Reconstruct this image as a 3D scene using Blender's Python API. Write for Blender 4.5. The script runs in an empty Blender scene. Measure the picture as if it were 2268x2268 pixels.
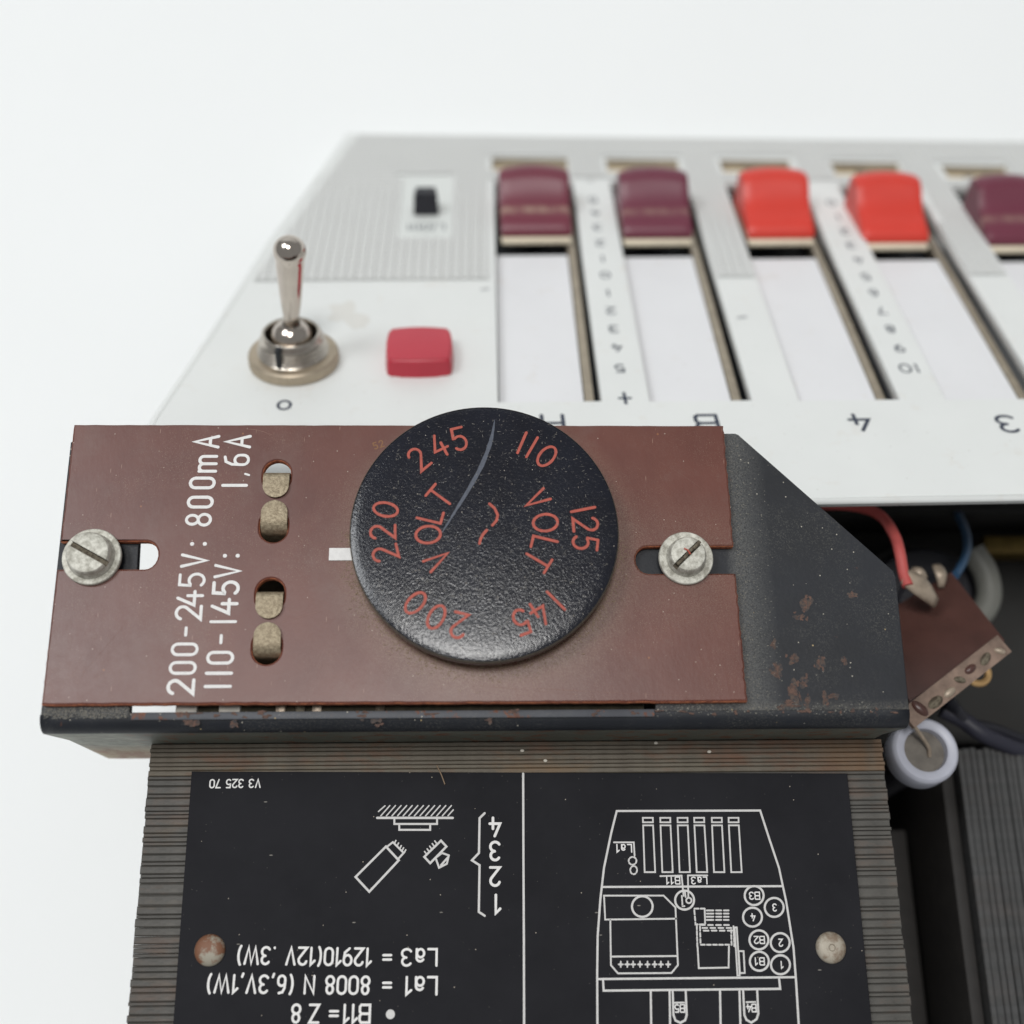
# Close-up of an old audio device: voltage selector board on a transformer, sloped slider panel behind.
import bpy, bmesh, math, random
from mathutils import Matrix, Vector
random.seed(7)
DATA = {
    'plate_lines': ((0.32,False,((16.76,-80.31),(17.0,-72.35),(17.21,-65.04),(17.47,-59.76),(18.07,-54.38),(18.81,-49.64),(20.17,-44.26),(21.17,-40.91),(44.24,-41.03),(45.36,-45.43),(46.54,-49.9),(47.26,-55.04),(47.81,-61.86),(47.77,-67.13),(47.64,-72.73),(47.26,-80.71))),(0.25,True,((25.31,-42.01),(26.91,-42.02),(26.9,-42.72),(25.3,-42.71))),(0.25,True,((25.3,-43.18),(26.89,-43.19),(26.87,-50.36),(25.21,-50.34))),(0.25,True,((28.1,-42.03),(29.7,-42.05),(29.68,-42.75),(28.08,-42.73))),(0.25,True,((28.08,-43.2),(29.68,-43.22),(29.65,-50.39),(28.0,-50.37))),(0.25,True,((30.87,-42.06),(32.47,-42.07),(32.45,-42.77),(30.85,-42.76))),(0.25,True,((30.84,-43.23),(32.44,-43.24),(32.38,-50.41),(30.73,-50.4))),(0.25,True,((33.54,-42.08),(35.14,-42.09),(35.12,-42.79),(33.52,-42.78))),(0.25,True,((33.51,-43.25),(35.11,-43.27),(35.1,-50.44),(33.44,-50.42))),(0.25,True,((36.37,-42.1),(37.98,-42.12),(37.95,-42.82),(36.35,-42.8))),(0.25,True,((36.34,-43.28),(37.93,-43.29),(37.83,-50.47),(36.17,-50.45))),(0.25,True,((39.07,-42.13),(40.67,-42.14),(40.64,-42.84),(39.04,-42.83))),(0.25,True,((39.03,-43.3),(40.63,-43.31),(40.57,-50.49),(38.91,-50.48))),(0.32,False,((18.36,-52.51),(46.85,-52.67))),(0.25,False,((20.53,-45.76),(23.69,-45.79),(23.73,-47.84))),(0.25,False,((23.99,-48.62),(23.96,-48.75),(23.91,-48.87),(23.85,-48.96))),(0.25,False,((23.68,-49.11),(23.61,-49.15),(23.48,-49.19),(23.34,-49.2),(23.31,-49.2))),(0.25,False,((23.09,-49.15),(23.08,-49.14),(22.97,-49.07),(22.87,-48.98),(22.82,-48.89))),(0.25,False,((22.76,-48.69),(22.75,-48.61),(22.78,-48.48),(22.83,-48.35),(22.84,-48.33))),(0.25,False,((22.99,-48.16),(23.01,-48.15),(23.13,-48.08),(23.26,-48.03),(23.35,-48.02))),(0.25,False,((23.57,-48.05),(23.66,-48.08),(23.77,-48.15),(23.87,-48.25),(23.88,-48.26))),(0.25,False,((23.97,-48.46),(23.98,-48.49),(23.99,-48.62))),(0.25,False,((24.02,-50.02),(23.98,-50.21),(23.91,-50.37))),(0.25,False,((23.75,-50.54),(23.62,-50.61),(23.45,-50.64),(23.39,-50.63))),(0.25,False,((23.18,-50.54),(23.14,-50.52),(23.03,-50.38),(22.98,-50.25))),(0.25,False,((22.95,-50.03),(22.94,-50.01),(22.98,-49.82),(23.05,-49.68))),(0.25,False,((23.19,-49.5),(23.34,-49.42),(23.51,-49.39),(23.55,-49.4))),(0.25,False,((23.76,-49.47),(23.82,-49.51),(23.93,-49.65),(23.98,-49.76))),(0.25,False,((24.02,-49.98),(24.02,-50.02))),(0.25,False,((27.64,-50.97),(31.01,-50.93),(31.16,-53.97))),(0.25,False,((35.08,-50.94),(32.01,-50.91),(31.89,-54.27))),(0.32,True,((32.76,-54.62),(32.71,-54.93),(32.58,-55.23),(32.39,-55.5),(32.14,-55.72),(31.85,-55.88),(31.53,-55.98),(31.19,-56.01),(30.86,-55.98),(30.56,-55.87),(30.28,-55.7),(30.06,-55.47),(29.9,-55.2),(29.81,-54.9),(29.79,-54.59),(29.84,-54.28),(29.97,-53.98),(30.16,-53.71),(30.41,-53.49),(30.7,-53.32),(31.02,-53.22),(31.36,-53.19),(31.69,-53.23),(32.0,-53.33),(32.27,-53.51),(32.49,-53.73),(32.65,-54.0),(32.75,-54.3))),(0.25,True,((32.36,-54.67),(32.34,-54.76),(32.31,-54.84),(32.25,-54.92),(32.18,-54.98),(32.1,-55.03),(32.01,-55.06),(31.92,-55.06),(31.82,-55.05),(31.74,-55.02),(31.66,-54.97),(31.6,-54.91),(31.55,-54.83),(31.53,-54.75),(31.52,-54.66),(31.54,-54.57),(31.57,-54.49),(31.63,-54.41),(31.7,-54.35),(31.78,-54.3),(31.87,-54.28),(31.96,-54.27),(32.06,-54.28),(32.14,-54.31),(32.22,-54.36),(32.28,-54.42),(32.33,-54.5),(32.35,-54.58))),(0.25,False,((30.87,-53.97),(30.88,-54.29))),(0.25,False,((30.88,-54.47),(30.89,-54.8))),(0.25,False,((30.89,-54.98),(30.89,-55.3))),(0.25,False,((30.9,-55.48),(30.9,-55.51),(31.2,-55.51))),(0.25,False,((31.4,-53.42),(31.47,-54.15))),(0.25,False,((19.51,-57.46),(19.36,-64.01),(20.4,-65.21),(28.63,-65.25),(29.69,-64.13),(29.78,-55.68),(28.01,-53.9),(18.66,-53.81),(18.72,-57.36),(29.82,-57.35))),(0.32,True,((26.21,-55.51),(26.15,-55.85),(26.02,-56.18),(25.81,-56.46),(25.54,-56.7),(25.23,-56.88),(24.88,-56.99),(24.52,-57.03),(24.16,-56.98),(23.83,-56.87),(23.53,-56.68),(23.29,-56.44),(23.11,-56.15),(23.0,-55.82),(22.97,-55.48),(23.03,-55.14),(23.16,-54.81),(23.37,-54.52),(23.64,-54.28),(23.95,-54.1),(24.3,-53.99),(24.66,-53.96),(25.02,-54.0),(25.36,-54.12),(25.66,-54.3),(25.9,-54.55),(26.08,-54.84),(26.19,-55.17))),(0.25,False,((19.56,-62.78),(29.71,-62.81))),(0.22,False,((20.55,-63.92),(21.22,-63.93))),(0.22,False,((20.9,-63.5),(20.87,-64.31))),(0.34,False,((20.75,-63.92),(21.01,-63.93))),(0.22,False,((21.56,-63.93),(22.23,-63.94))),(0.22,False,((21.91,-63.51),(21.88,-64.32))),(0.34,False,((21.76,-63.93),(22.03,-63.94))),(0.22,False,((22.46,-63.94),(23.13,-63.95))),(0.22,False,((22.81,-63.52),(22.78,-64.33))),(0.34,False,((22.66,-63.94),(22.92,-63.95))),(0.22,False,((23.51,-63.95),(24.18,-63.96))),(0.22,False,((23.86,-63.54),(23.83,-64.34))),(0.34,False,((23.71,-63.96),(23.97,-63.96))),(0.22,False,((24.67,-63.97),(25.34,-63.97))),(0.22,False,((25.03,-63.55),(24.99,-64.36))),(0.34,False,((24.87,-63.97),(25.14,-63.97))),(0.22,False,((25.77,-63.98),(26.45,-63.99))),(0.22,False,((26.13,-63.56),(26.09,-64.37))),(0.34,False,((25.98,-63.98),(26.24,-63.98))),(0.22,False,((26.73,-63.99),(27.41,-64.0))),(0.22,False,((27.09,-63.57),(27.05,-64.38))),(0.34,False,((26.94,-63.99),(27.2,-64.0))),(0.22,False,((27.86,-64.0),(28.53,-64.01))),(0.22,False,((28.22,-63.59),(28.17,-64.39))),(0.34,False,((28.06,-64.01),(28.33,-64.01))),(0.25,False,((34.35,-55.9),(33.7,-55.9))),(0.25,False,((33.39,-55.89),(32.74,-55.89))),(0.25,False,((32.71,-56.14),(32.73,-56.75))),(0.25,False,((32.74,-57.04),(32.76,-57.64))),(0.25,False,((32.77,-57.93),(32.77,-58.23),(33.11,-58.23))),(0.25,False,((33.41,-58.23),(34.06,-58.24))),(0.25,False,((34.35,-55.9),(34.28,-58.15))),(0.25,False,((34.65,-56.18),(35.7,-56.19))),(0.25,False,((36.12,-56.19),(36.94,-56.2))),(0.25,False,((37.34,-56.21),(38.08,-56.21))),(0.25,False,((34.62,-56.65),(35.67,-56.66))),(0.25,False,((36.09,-56.66),(36.91,-56.67))),(0.25,False,((37.31,-56.67),(38.05,-56.68))),(0.25,False,((34.59,-57.11),(35.64,-57.12))),(0.25,False,((36.06,-57.13),(36.88,-57.14))),(0.25,False,((37.28,-57.14),(38.02,-57.15))),(0.25,False,((34.56,-57.58),(35.61,-57.59))),(0.25,False,((36.03,-57.6),(36.84,-57.6))),(0.25,False,((37.24,-57.61),(37.99,-57.62))),(0.25,False,((33.47,-58.32),(34.23,-58.33))),(0.25,False,((34.72,-58.34),(35.48,-58.34))),(0.25,False,((35.98,-58.35),(36.74,-58.36))),(0.25,False,((37.23,-58.36),(37.99,-58.37))),(0.25,False,((33.82,-58.76),(34.58,-58.76))),(0.25,False,((35.08,-58.77),(35.83,-58.78))),(0.25,False,((36.33,-58.78),(37.09,-58.79))),(0.25,False,((37.58,-58.8),(38.34,-58.8))),(0.25,False,((33.99,-59.15),(34.75,-59.16))),(0.25,False,((35.24,-59.16),(36.0,-59.17))),(0.25,False,((36.49,-59.18),(37.25,-59.19))),(0.25,False,((37.74,-59.19),(38.5,-59.2))),(0.25,False,((32.96,-58.35),(32.94,-58.96))),(0.25,False,((32.93,-59.21),(32.91,-59.82))),(0.25,False,((32.9,-60.06),(32.89,-60.67))),(0.25,False,((32.88,-60.92),(32.86,-61.43))),(0.25,False,((33.45,-58.59),(33.44,-59.16))),(0.25,False,((33.42,-59.48),(33.41,-60.05))),(0.25,False,((33.39,-60.37),(33.38,-60.94))),(0.25,False,((33.42,-61.21),(34.03,-61.21))),(0.25,False,((34.37,-61.22),(34.97,-61.23))),(0.25,False,((35.31,-61.23),(35.92,-61.24))),(0.25,False,((36.26,-61.24),(36.86,-61.25))),(0.25,False,((37.2,-61.25),(37.81,-61.26))),(0.25,False,((38.15,-61.26),(38.2,-61.26),(38.22,-60.75))),(0.25,False,((38.23,-60.43),(38.25,-59.86))),(0.25,False,((38.27,-59.54),(38.28,-59.09))),(0.25,False,((38.68,-58.56),(38.66,-59.16))),(0.25,False,((38.66,-59.41),(38.64,-60.02))),(0.25,False,((38.64,-60.27),(38.62,-60.87))),(0.25,False,((38.61,-61.12),(38.6,-61.5))),(0.25,False,((32.89,-61.52),(32.89,-64.6),(37.5,-64.57),(37.77,-61.49))),(0.25,True,((38.84,-58.74),(39.18,-58.74),(39.13,-65.72),(38.79,-65.72))),(0.25,True,((39.21,-62.21),(39.99,-62.22),(39.94,-65.38),(39.19,-65.38))),(0.32,True,((43.76,-54.06),(43.69,-54.37),(43.56,-54.67),(43.36,-54.94),(43.11,-55.16),(42.81,-55.33),(42.49,-55.43),(42.15,-55.46),(41.82,-55.42),(41.52,-55.31),(41.25,-55.14),(41.03,-54.92),(40.87,-54.65),(40.78,-54.34),(40.77,-54.03),(40.83,-53.71),(40.96,-53.41),(41.16,-53.15),(41.41,-52.92),(41.71,-52.76),(42.04,-52.65),(42.37,-52.62),(42.7,-52.66),(43.01,-52.77),(43.28,-52.94),(43.5,-53.17),(43.66,-53.44),(43.74,-53.74))),(0.32,True,((46.77,-55.85),(46.71,-56.16),(46.57,-56.46),(46.37,-56.73),(46.12,-56.95),(45.82,-57.11),(45.5,-57.21),(45.16,-57.24),(44.84,-57.2),(44.53,-57.1),(44.26,-56.93),(44.04,-56.7),(43.89,-56.43),(43.8,-56.13),(43.79,-55.82),(43.85,-55.51),(43.99,-55.21),(44.19,-54.94),(44.44,-54.72),(44.74,-54.56),(45.06,-54.45),(45.4,-54.42),(45.73,-54.46),(46.03,-54.57),(46.3,-54.74),(46.52,-54.97),(46.68,-55.24),(46.76,-55.54))),(0.32,True,((43.25,-57.26),(43.19,-57.57),(43.06,-57.86),(42.86,-58.13),(42.61,-58.35),(42.31,-58.51),(41.99,-58.61),(41.66,-58.64),(41.33,-58.6),(41.03,-58.5),(40.76,-58.33),(40.54,-58.1),(40.38,-57.84),(40.3,-57.54),(40.28,-57.23),(40.34,-56.92),(40.47,-56.62),(40.67,-56.35),(40.92,-56.13),(41.22,-55.97),(41.54,-55.87),(41.88,-55.84),(42.2,-55.88),(42.51,-55.98),(42.78,-56.15),(43.0,-56.38),(43.16,-56.65),(43.24,-56.95))),(0.32,True,((43.99,-60.61),(43.93,-60.92),(43.8,-61.21),(43.6,-61.47),(43.35,-61.69),(43.06,-61.85),(42.74,-61.95),(42.41,-61.98),(42.08,-61.94),(41.78,-61.84),(41.51,-61.67),(41.29,-61.45),(41.14,-61.18),(41.05,-60.89),(41.04,-60.58),(41.1,-60.27),(41.23,-59.98),(41.43,-59.72),(41.68,-59.5),(41.97,-59.34),(42.29,-59.24),(42.63,-59.21),(42.95,-59.25),(43.26,-59.35),(43.52,-59.52),(43.74,-59.74),(43.9,-60.01),(43.98,-60.3))),(0.32,True,((47.28,-61.06),(47.21,-61.37),(47.08,-61.66),(46.88,-61.92),(46.63,-62.13),(46.33,-62.29),(46.01,-62.39),(45.68,-62.42),(45.36,-62.39),(45.05,-62.28),(44.79,-62.11),(44.57,-61.89),(44.42,-61.63),(44.33,-61.33),(44.32,-61.03),(44.38,-60.72),(44.52,-60.43),(44.71,-60.16),(44.97,-59.95),(45.26,-59.78),(45.58,-59.69),(45.92,-59.65),(46.24,-59.69),(46.55,-59.8),(46.81,-59.97),(47.03,-60.19),(47.18,-60.46),(47.27,-60.75))),(0.32,True,((43.8,-63.73),(43.74,-64.03),(43.61,-64.32),(43.41,-64.58),(43.16,-64.79),(42.87,-64.95),(42.55,-65.05),(42.22,-65.08),(41.9,-65.04),(41.6,-64.94),(41.33,-64.77),(41.11,-64.55),(40.96,-64.29),(40.87,-64.0),(40.86,-63.69),(40.92,-63.39),(41.05,-63.1),(41.25,-62.84),(41.5,-62.63),(41.79,-62.46),(42.11,-62.37),(42.44,-62.33),(42.76,-62.37),(43.07,-62.48),(43.33,-62.65),(43.55,-62.87),(43.7,-63.13),(43.79,-63.42))),(0.32,True,((47.04,-64.27),(46.97,-64.58),(46.84,-64.87),(46.64,-65.12),(46.39,-65.34),(46.1,-65.5),(45.78,-65.59),(45.45,-65.62),(45.13,-65.58),(44.83,-65.48),(44.56,-65.31),(44.35,-65.1),(44.19,-64.83),(44.11,-64.54),(44.1,-64.24),(44.16,-63.94),(44.29,-63.65),(44.49,-63.39),(44.74,-63.17),(45.03,-63.01),(45.35,-62.91),(45.68,-62.88),(46.01,-62.92),(46.31,-63.03),(46.58,-63.19),(46.79,-63.41),(46.94,-63.68),(47.03,-63.97))),(0.32,False,((17.18,-65.99),(47.75,-66.07))),(0.32,False,((18.07,-66.09),(18.11,-67.65),(45.24,-67.71),(45.18,-66.14))),(0.32,False,((25.32,-67.82),(24.89,-80.42))),(0.32,False,((28.21,-67.86),(27.75,-80.45))),(0.32,False,((35.95,-67.95),(35.34,-80.56))),(0.32,False,((38.94,-67.98),(38.39,-80.6))),(0.32,False,((28.68,-67.81),(28.62,-71.22),(28.88,-71.99),(29.6,-72.34),(30.36,-71.97),(30.63,-71.24),(30.68,-67.8))),(0.32,False,((39.51,-67.87),(39.44,-71.35),(39.71,-72.04),(40.42,-72.44),(41.25,-71.97),(41.59,-71.2),(41.67,-67.79))),(0.25,False,((28.9,-69.5),(30.36,-69.49))),(0.25,False,((39.89,-69.55),(41.26,-69.53))),(0.36,False,((-17.04,-41.65),(-5.04,-41.76))),(0.2,False,((-16.47,-41.34),(-15.07,-39.76))),(0.2,False,((-15.59,-41.35),(-14.18,-39.77))),(0.2,False,((-14.7,-41.36),(-13.29,-39.78))),(0.2,False,((-13.81,-41.36),(-12.4,-39.79))),(0.2,False,((-12.92,-41.37),(-11.51,-39.79))),(0.2,False,((-12.03,-41.38),(-10.62,-39.8))),(0.2,False,((-11.14,-41.39),(-9.73,-39.81))),(0.2,False,((-10.25,-41.39),(-8.84,-39.82))),(0.2,False,((-9.36,-41.4),(-7.94,-39.82))),(0.2,False,((-8.47,-41.41),(-7.05,-39.83))),(0.2,False,((-7.58,-41.42),(-6.16,-39.84))),(0.2,False,((-6.69,-41.42),(-5.27,-39.85))),(0.2,False,((-5.8,-41.43),(-4.96,-40.51))),(0.2,False,((-16.86,-40.67),(-15.84,-39.79))),(0.3,False,((-14.31,-41.78),(-14.3,-42.62),(-7.53,-42.68),(-7.53,-41.84))),(0.3,False,((-13.52,-42.73),(-13.5,-43.53),(-8.61,-43.58),(-8.61,-42.78))),(0.34,True,((-20.18,-50.63),(-15.54,-46.07),(-13.49,-48.18),(-17.98,-52.86))),(0.3,False,((-15.28,-46.03),(-14.47,-45.41),(-12.74,-47.07),(-13.54,-47.93))),(0.22,False,((-14.23,-45.64),(-14.0,-45.16))),(0.22,False,((-13.81,-46.03),(-13.57,-45.55))),(0.22,False,((-13.38,-46.44),(-13.14,-45.96))),(0.22,False,((-13.0,-46.77),(-12.77,-46.29))),(0.22,False,((-12.66,-47.07),(-12.42,-46.6))),(0.34,True,((-9.49,-47.7),(-6.88,-45.25),(-6.02,-46.16),(-8.55,-48.67))),(0.22,False,((-9.15,-47.28),(-9.45,-46.89))),(0.22,False,((-8.75,-46.88),(-9.05,-46.49))),(0.22,False,((-8.36,-46.48),(-8.65,-46.09))),(0.22,False,((-7.96,-46.08),(-8.26,-45.69))),(0.22,False,((-7.56,-45.68),(-7.86,-45.29))),(0.3,True,((-7.71,-47.86),(-6.71,-47.13),(-5.63,-47.51),(-5.93,-48.77),(-7.15,-49.36))),(0.3,False,((-5.7,-47.73),(-6.85,-48.99))),(0.34,False,((0.04,-41.07),(-0.77,-41.83),(-0.88,-47.18),(-1.99,-48.29),(-0.79,-49.04),(-0.92,-56.02),(-0.01,-56.6))),(0.34,False,((6.27,-34.9),(6.13,-48.14),(6.03,-60.09),(5.86,-75.17)))),
    'plate_text': (('V3 325 70', (-35.77, -35.48), (-43.87, -35.48), 1.26), ('La3', (-7.19, -61.4), (-12.81, -61.34), 2.37), ('=', (-14.29, -61.32), (-15.45, -61.31), 2.43), ('12910(12V .3W)', (-17.42, -61.23), (-37.8, -60.73), 2.42), ('La1', (-7.15, -65.43), (-12.19, -65.37), 2.45), ('=', (-14.21, -65.28), (-15.42, -65.27), 2.45), ('8008 N (6,3V,1W)', (-17.47, -65.25), (-42.13, -64.72), 2.45), ('B11', (-17.43, -69.24), (-21.43, -69.19), 2.47), ('=', (-22.13, -69.18), (-23.27, -69.17), 2.47), ('Z', (-25.05, -69.15), (-26.82, -69.12), 2.47), ('8', (-27.78, -69.08), (-29.36, -69.06), 2.47), ('4', (2.51, -41.82), (0.82, -41.81), 2.81), ('3', (2.48, -45.53), (0.8, -45.52), 2.77), ('2', (2.45, -49.42), (0.79, -49.4), 2.73), ('1', (2.42, -53.54), (1.3, -53.53), 2.7), ('La1', (23.42, -46.12), (20.83, -46.1), 1.16), ('B11', (30.74, -51.15), (28.5, -51.13), 1.03), ('La3', (35.07, -51.19), (32.47, -51.17), 1.03), ('B3', (43.11, -53.54), (41.5, -53.53), 1.06), ('3', (45.67, -55.33), (44.98, -55.32), 1.05), ('4', (42.15, -56.74), (41.46, -56.74), 1.05), ('B2', (43.35, -60.11), (41.76, -60.09), 1.03), ('2', (46.18, -60.55), (45.5, -60.54), 1.03), ('B1', (43.16, -63.23), (41.58, -63.21), 1.02), ('1', (45.95, -63.77), (45.27, -63.76), 1.02), ('B5', (30.34, -69.78), (28.89, -69.76), 1.06), ('B4', (41.29, -69.86), (39.87, -69.84), 1.06)),
    'bullet': (-14.31, -70.6),
    'plate': ((-46.92, -34.13), (58.86, -35.27), (58.56, -74.88), (-46.79, -73.55)),
    'rivets': ((-42.09, -61.17), (53.61, -61.86)),
    'core': ((-53.93, -28.46), (65.4, -29.3), (65.69, -75.02), (-52.88, -73.52)),
    'tr_seams': ((-29.69, -31.15), (41.58, -32.72)),
    'board': ((-65.5, 18.49), (38.93, 18.2), (39.43, -26.92), (-65.59, -26.49)),
    'lslot': ((-50.48, -4.5), (-65.49, -1.88), (-65.53, -6.72), (-51.78, -2.39)),
    'rslot': ((23.65, -4.53), (39.1, -2.2), (39.12, -6.81)),
    'board_text': (('2', -45.3, -24.11), ('0', -45.3, -21.21), ('0', -45.29, -18.38), ('-', -45.68, -15.63), ('2', -45.15, -12.73), ('4', -45.07, -10.47), ('5', -45.11, -7.59), ('V', -44.85, -4.42), (':', -44.52, -1.72), ('8', -44.46, 2.24), ('0', -44.44, 5.16), ('0', -44.37, 8.37), ('m', -43.85, 11.62), ('A', -44.15, 15.4), ('1', -39.69, -24.05), ('1', -39.65, -22.06), ('0', -39.56, -19.7), ('-', -39.84, -16.84), ('1', -39.35, -14.14), ('4', -39.22, -11.77), ('5', -39.27, -8.89), ('V', -39.1, -6.14), (':', -38.87, -3.67), ('1', -39.41, 7.95), (',', -37.48, 9.82), ('6', -39.14, 12.27), ('A', -39.19, 15.4)),
    'mark': ((-23.97, -3.47), (-20.12, -3.48), (-23.95, -2.47), (-23.96, -4.52)),
    'stamp': (-16.73, 14.89),
    'screws': ((-60.25, -3.94), (31.39, -4.45)),
    'holes': ((-32.73, 10.14), (-32.78, 0.73), (-33.06, -9.37), (-32.96, -18.94)),
    'tabs': ((-32.55, 5.65), (-32.81, 5.41), (-32.9, -13.81), (-33.12, -14.3)),
    'disc': (0.08, -1.19, 20.65, 20.42),
    'disc_text': (('2', -10.07, 11.42), ('4', -6.89, 13.52), ('5', -4.0, 15.03), ('1', 5.91, 14.34), ('1', 7.44, 13.51), ('0', 9.87, 12.19), ('1', 15.75, 3.32), ('2', 15.84, 0.82), ('5', 15.81, -2.24), ('1', 10.82, -11.44), ('4', 8.11, -13.16), ('5', 5.52, -14.52), ('2', -3.79, -14.81), ('0', -6.96, -13.19), ('0', -10.18, -11.32), ('2', -14.85, -3.75), ('2', -14.93, -0.37), ('0', -15.01, 3.24), ('V', -7.4, -5.02), ('O', -8.47, -0.81), ('L', -8.05, 2.07), ('T', -7.16, 5.56), ('V', 8.55, 5.13), ('O', 9.5, 1.08), ('L', 9.16, -2.3), ('T', 8.49, -5.24)),
    'tilde': (((0.75, 4.12), (1.54, 3.39), (2.01, 2.3), (1.83, 1.39), (1.18, 0.63)), ((0.35, -0.12), (-0.26, -0.84), (-0.61, -1.55), (-0.78, -2.27))),
    'scratch': ((1.66, 18.23), (1.3, 15.87), (0.72, 13.52), (-0.51, 10.21), (-2.31, 6.69), (-4.3, 3.22), (-6.49, -0.57)),
    'bracket': ((-69.15, 16.41), (40.68, 17.76), (42.03, 17.1), (64.51, -5.97), (64.34, -26.54), (64.06, -28.15), (-65.53, -27.54)),
    'opening': ((-54.71, 13.65), (20.38, 13.58), (25.88, -27.74), (-52.89, -27.23)),
    'flange_y': -28.23,
    'flange_left': ((-66.58, -28.23, 89.55), (-67.23, -28.23, 82.66), (-68.08, -28.23, 50.72), (-60.91, -28.23, 49.65)),
    'panel_M': ((0.999611, -0.02777, 0.002721, -37.49659), (0.022587, 0.862574, 0.505427, 46.895221), (-0.016383, -0.505169, 0.862865, 62.418476)),
    'p_left': ((5.73, 103.91), (-1.12, 80.41), (-9.47, 47.23), (-17.72, 6.84), (-23.47, -19.19)),
    'p_far': ((5.73, 103.91), (182.5, 97.75), (219.9, 95.83)),
    'p_near': ((-28.03, -34.07), (90.82, -36.88), (131.93, -36.13), (167.73, -35.52)),
    'near_low': ((54.32, 17.14, 79.56), (56.74, 14.64, 68.78)),
    'slots_l': ((42.73, 77.66), (39.91, -16.26), (71.57, 76.59), (68.78, -16.2), (99.83, 75.51), (97.07, -16.57), (127.64, 73.65), (124.9, -17.22), (154.74, 71.8), (152.02, -17.85)),
    'slots_r': ((61.87, 77.47), (59.48, -16.44), (90.41, 76.4), (87.84, -16.36), (118.52, 74.53), (115.54, -17.0), (148.02, 71.87), (145.48, -17.7)),
    'wins': ((42.45, 89.05), (61.66, 83.1), (71.09, 88.31), (89.61, 82.03), (99.86, 87.4), (117.95, 81.28), (127.88, 85.82), (145.54, 79.39), (155.71, 83.57), (172.54, 77.51)),
    'knobs': ((42.43, 45.43), (58.99, 45.2), (70.07, 44.11), (86.4, 43.87), (98.61, 43.7), (113.46, 43.48), (124.57, 41.32), (139.11, 41.11), (152.6, 39.58), (166.56, 39.38)),
    'col1': (('-', 66.12, 76.64), ('5', 66.18, 66.19), ('4', 65.94, 59.28), ('3', 65.67, 52.21), ('2', 65.54, 44.73), ('1', 65.28, 37.56), ('0', 65.13, 30.42), ('1', 65.02, 22.85), ('2', 64.81, 15.61), ('3', 64.59, 8.57), ('4', 64.35, 1.62), ('5', 64.06, -5.63), ('+', 63.73, -15.62)),
    'col2': (('0', 122.74, 64.03), ('1', 122.44, 56.7), ('2', 122.14, 49.36), ('3', 122.13, 42.84), ('4', 121.92, 36.03), ('5', 121.63, 28.74), ('6', 121.46, 21.86), ('7', 121.33, 14.56), ('8', 120.88, 7.47), ('9', 120.51, 0.25), ('10', 120.14, -6.84)),
    'plabels': (('H', 49.51, -22.03), ('B', 77.61, -22.71), ('4', 105.78, -23.39), ('3', 132.9, -24.48)),
    'smudge': ((91.33, 12.43), (38.87, 24.65), (10.49, 15.07)),
    'o': (0.62, -16.36),
    'grid_left': ((-12.1, 29.59), (40.54, 28.4), (41.98, 90.16)),
    'grid_s': ((88.07, 27.23), (96.98, 27.07), (149.27, 26.8)),
    'col_top': ((64.32, 77.45), (128.96, 76.01)),
    'sw_plate': ((21.09, 79.71), (32.71, 79.21), (31.83, 47.21), (20.54, 47.37)),
    'sw': ((26.3, 58.17), (23.47, 58.21), (29.04, 58.14)),
    'sw_text': ((22.5, 52.7), (30.46, 52.93)),
    'nut': (1.25, -2.06, -7.37, -1.88),
    'button': ((19.33, -7.16), (31.11, -7.42), (19.65, 9.39), (30.91, 9.17)),
    'tog_tip': (2.97, -2.07),
    'tog_ball': (1.74, -4.77),
    'red': ((59.58, 14.96, 66.0), (66.55, 14.78, 66.0), (70.38, 13.62, 67.0), (72.85, 11.53, 68.0), (74.19, 7.75, 69.0), (74.36, 4.34, 70.0), (74.58, 0.69, 70.0)),
    'blue': ((98.55, 21.84, 40.0), (96.94, 16.62, 46.0), (95.31, 12.23, 50.0), (92.58, 7.98, 54.0), (88.75, 3.55, 58.0)),
    'dark': ((86.09, -20.29, 50.0), (89.56, -22.16, 50.0), (93.2, -24.93, 50.0), (98.38, -26.79, 48.0), (102.82, -27.76, 46.0)),
    'dark2': ((84.96, -19.25, 56.0), (87.82, -20.36, 52.0), (90.71, -22.78, 50.0), (96.76, -23.56, 47.0), (104.0, -25.62, 44.0)),
    'pcb': ((87.25, 3.6, 60.0), (91.82, -11.25, 68.0), (72.95, -22.23, 70.0), (69.56, -5.1, 60.0)),
    'strip': ((88.6, -11.07, 71.0), (71.81, -23.33, 73.0)),
    'ring': ((76.0, -30.29, 64.0), (82.04, -30.33, 64.0)),
    'wirein': ((73.35, -26.8, 68.0), (75.21, -28.34, 67.0), (76.87, -29.73, 65.0), (78.53, -30.45, 60.0)),
    'tabsR': ((74.37, -0.21, 71.0), (81.13, -4.23, 67.0), (83.92, 3.65, 62.0), (78.67, 1.86, 66.0)),
    'eye': ((87.91, -16.26, 62.0),),
    'arc': ((98.51, 12.77, 44.0), (100.55, 8.29, 44.0), (100.7, 3.54, 44.0), (98.71, -0.14, 44.0), (95.53, -1.79, 44.0)),
    'yellow': ((105.19, 18.86, 36.0), (115.94, 18.83, 36.0), (115.28, 14.52, 36.0), (104.88, 14.19, 36.0)),
    'core2': ((88.57, -27.2, 48.0), (110.04, -27.36, 48.0), (86.5, -74.94, 48.0)),
    'coil': ((80.9, -44.44, 30.0), (85.08, -44.48, 30.0), (84.94, -76.01, 30.0), (87.03, -34.89, 30.0), (90.41, -36.74, 30.0)),
    'coil_core': ((89.0, -26.77, 45.0),),
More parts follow.
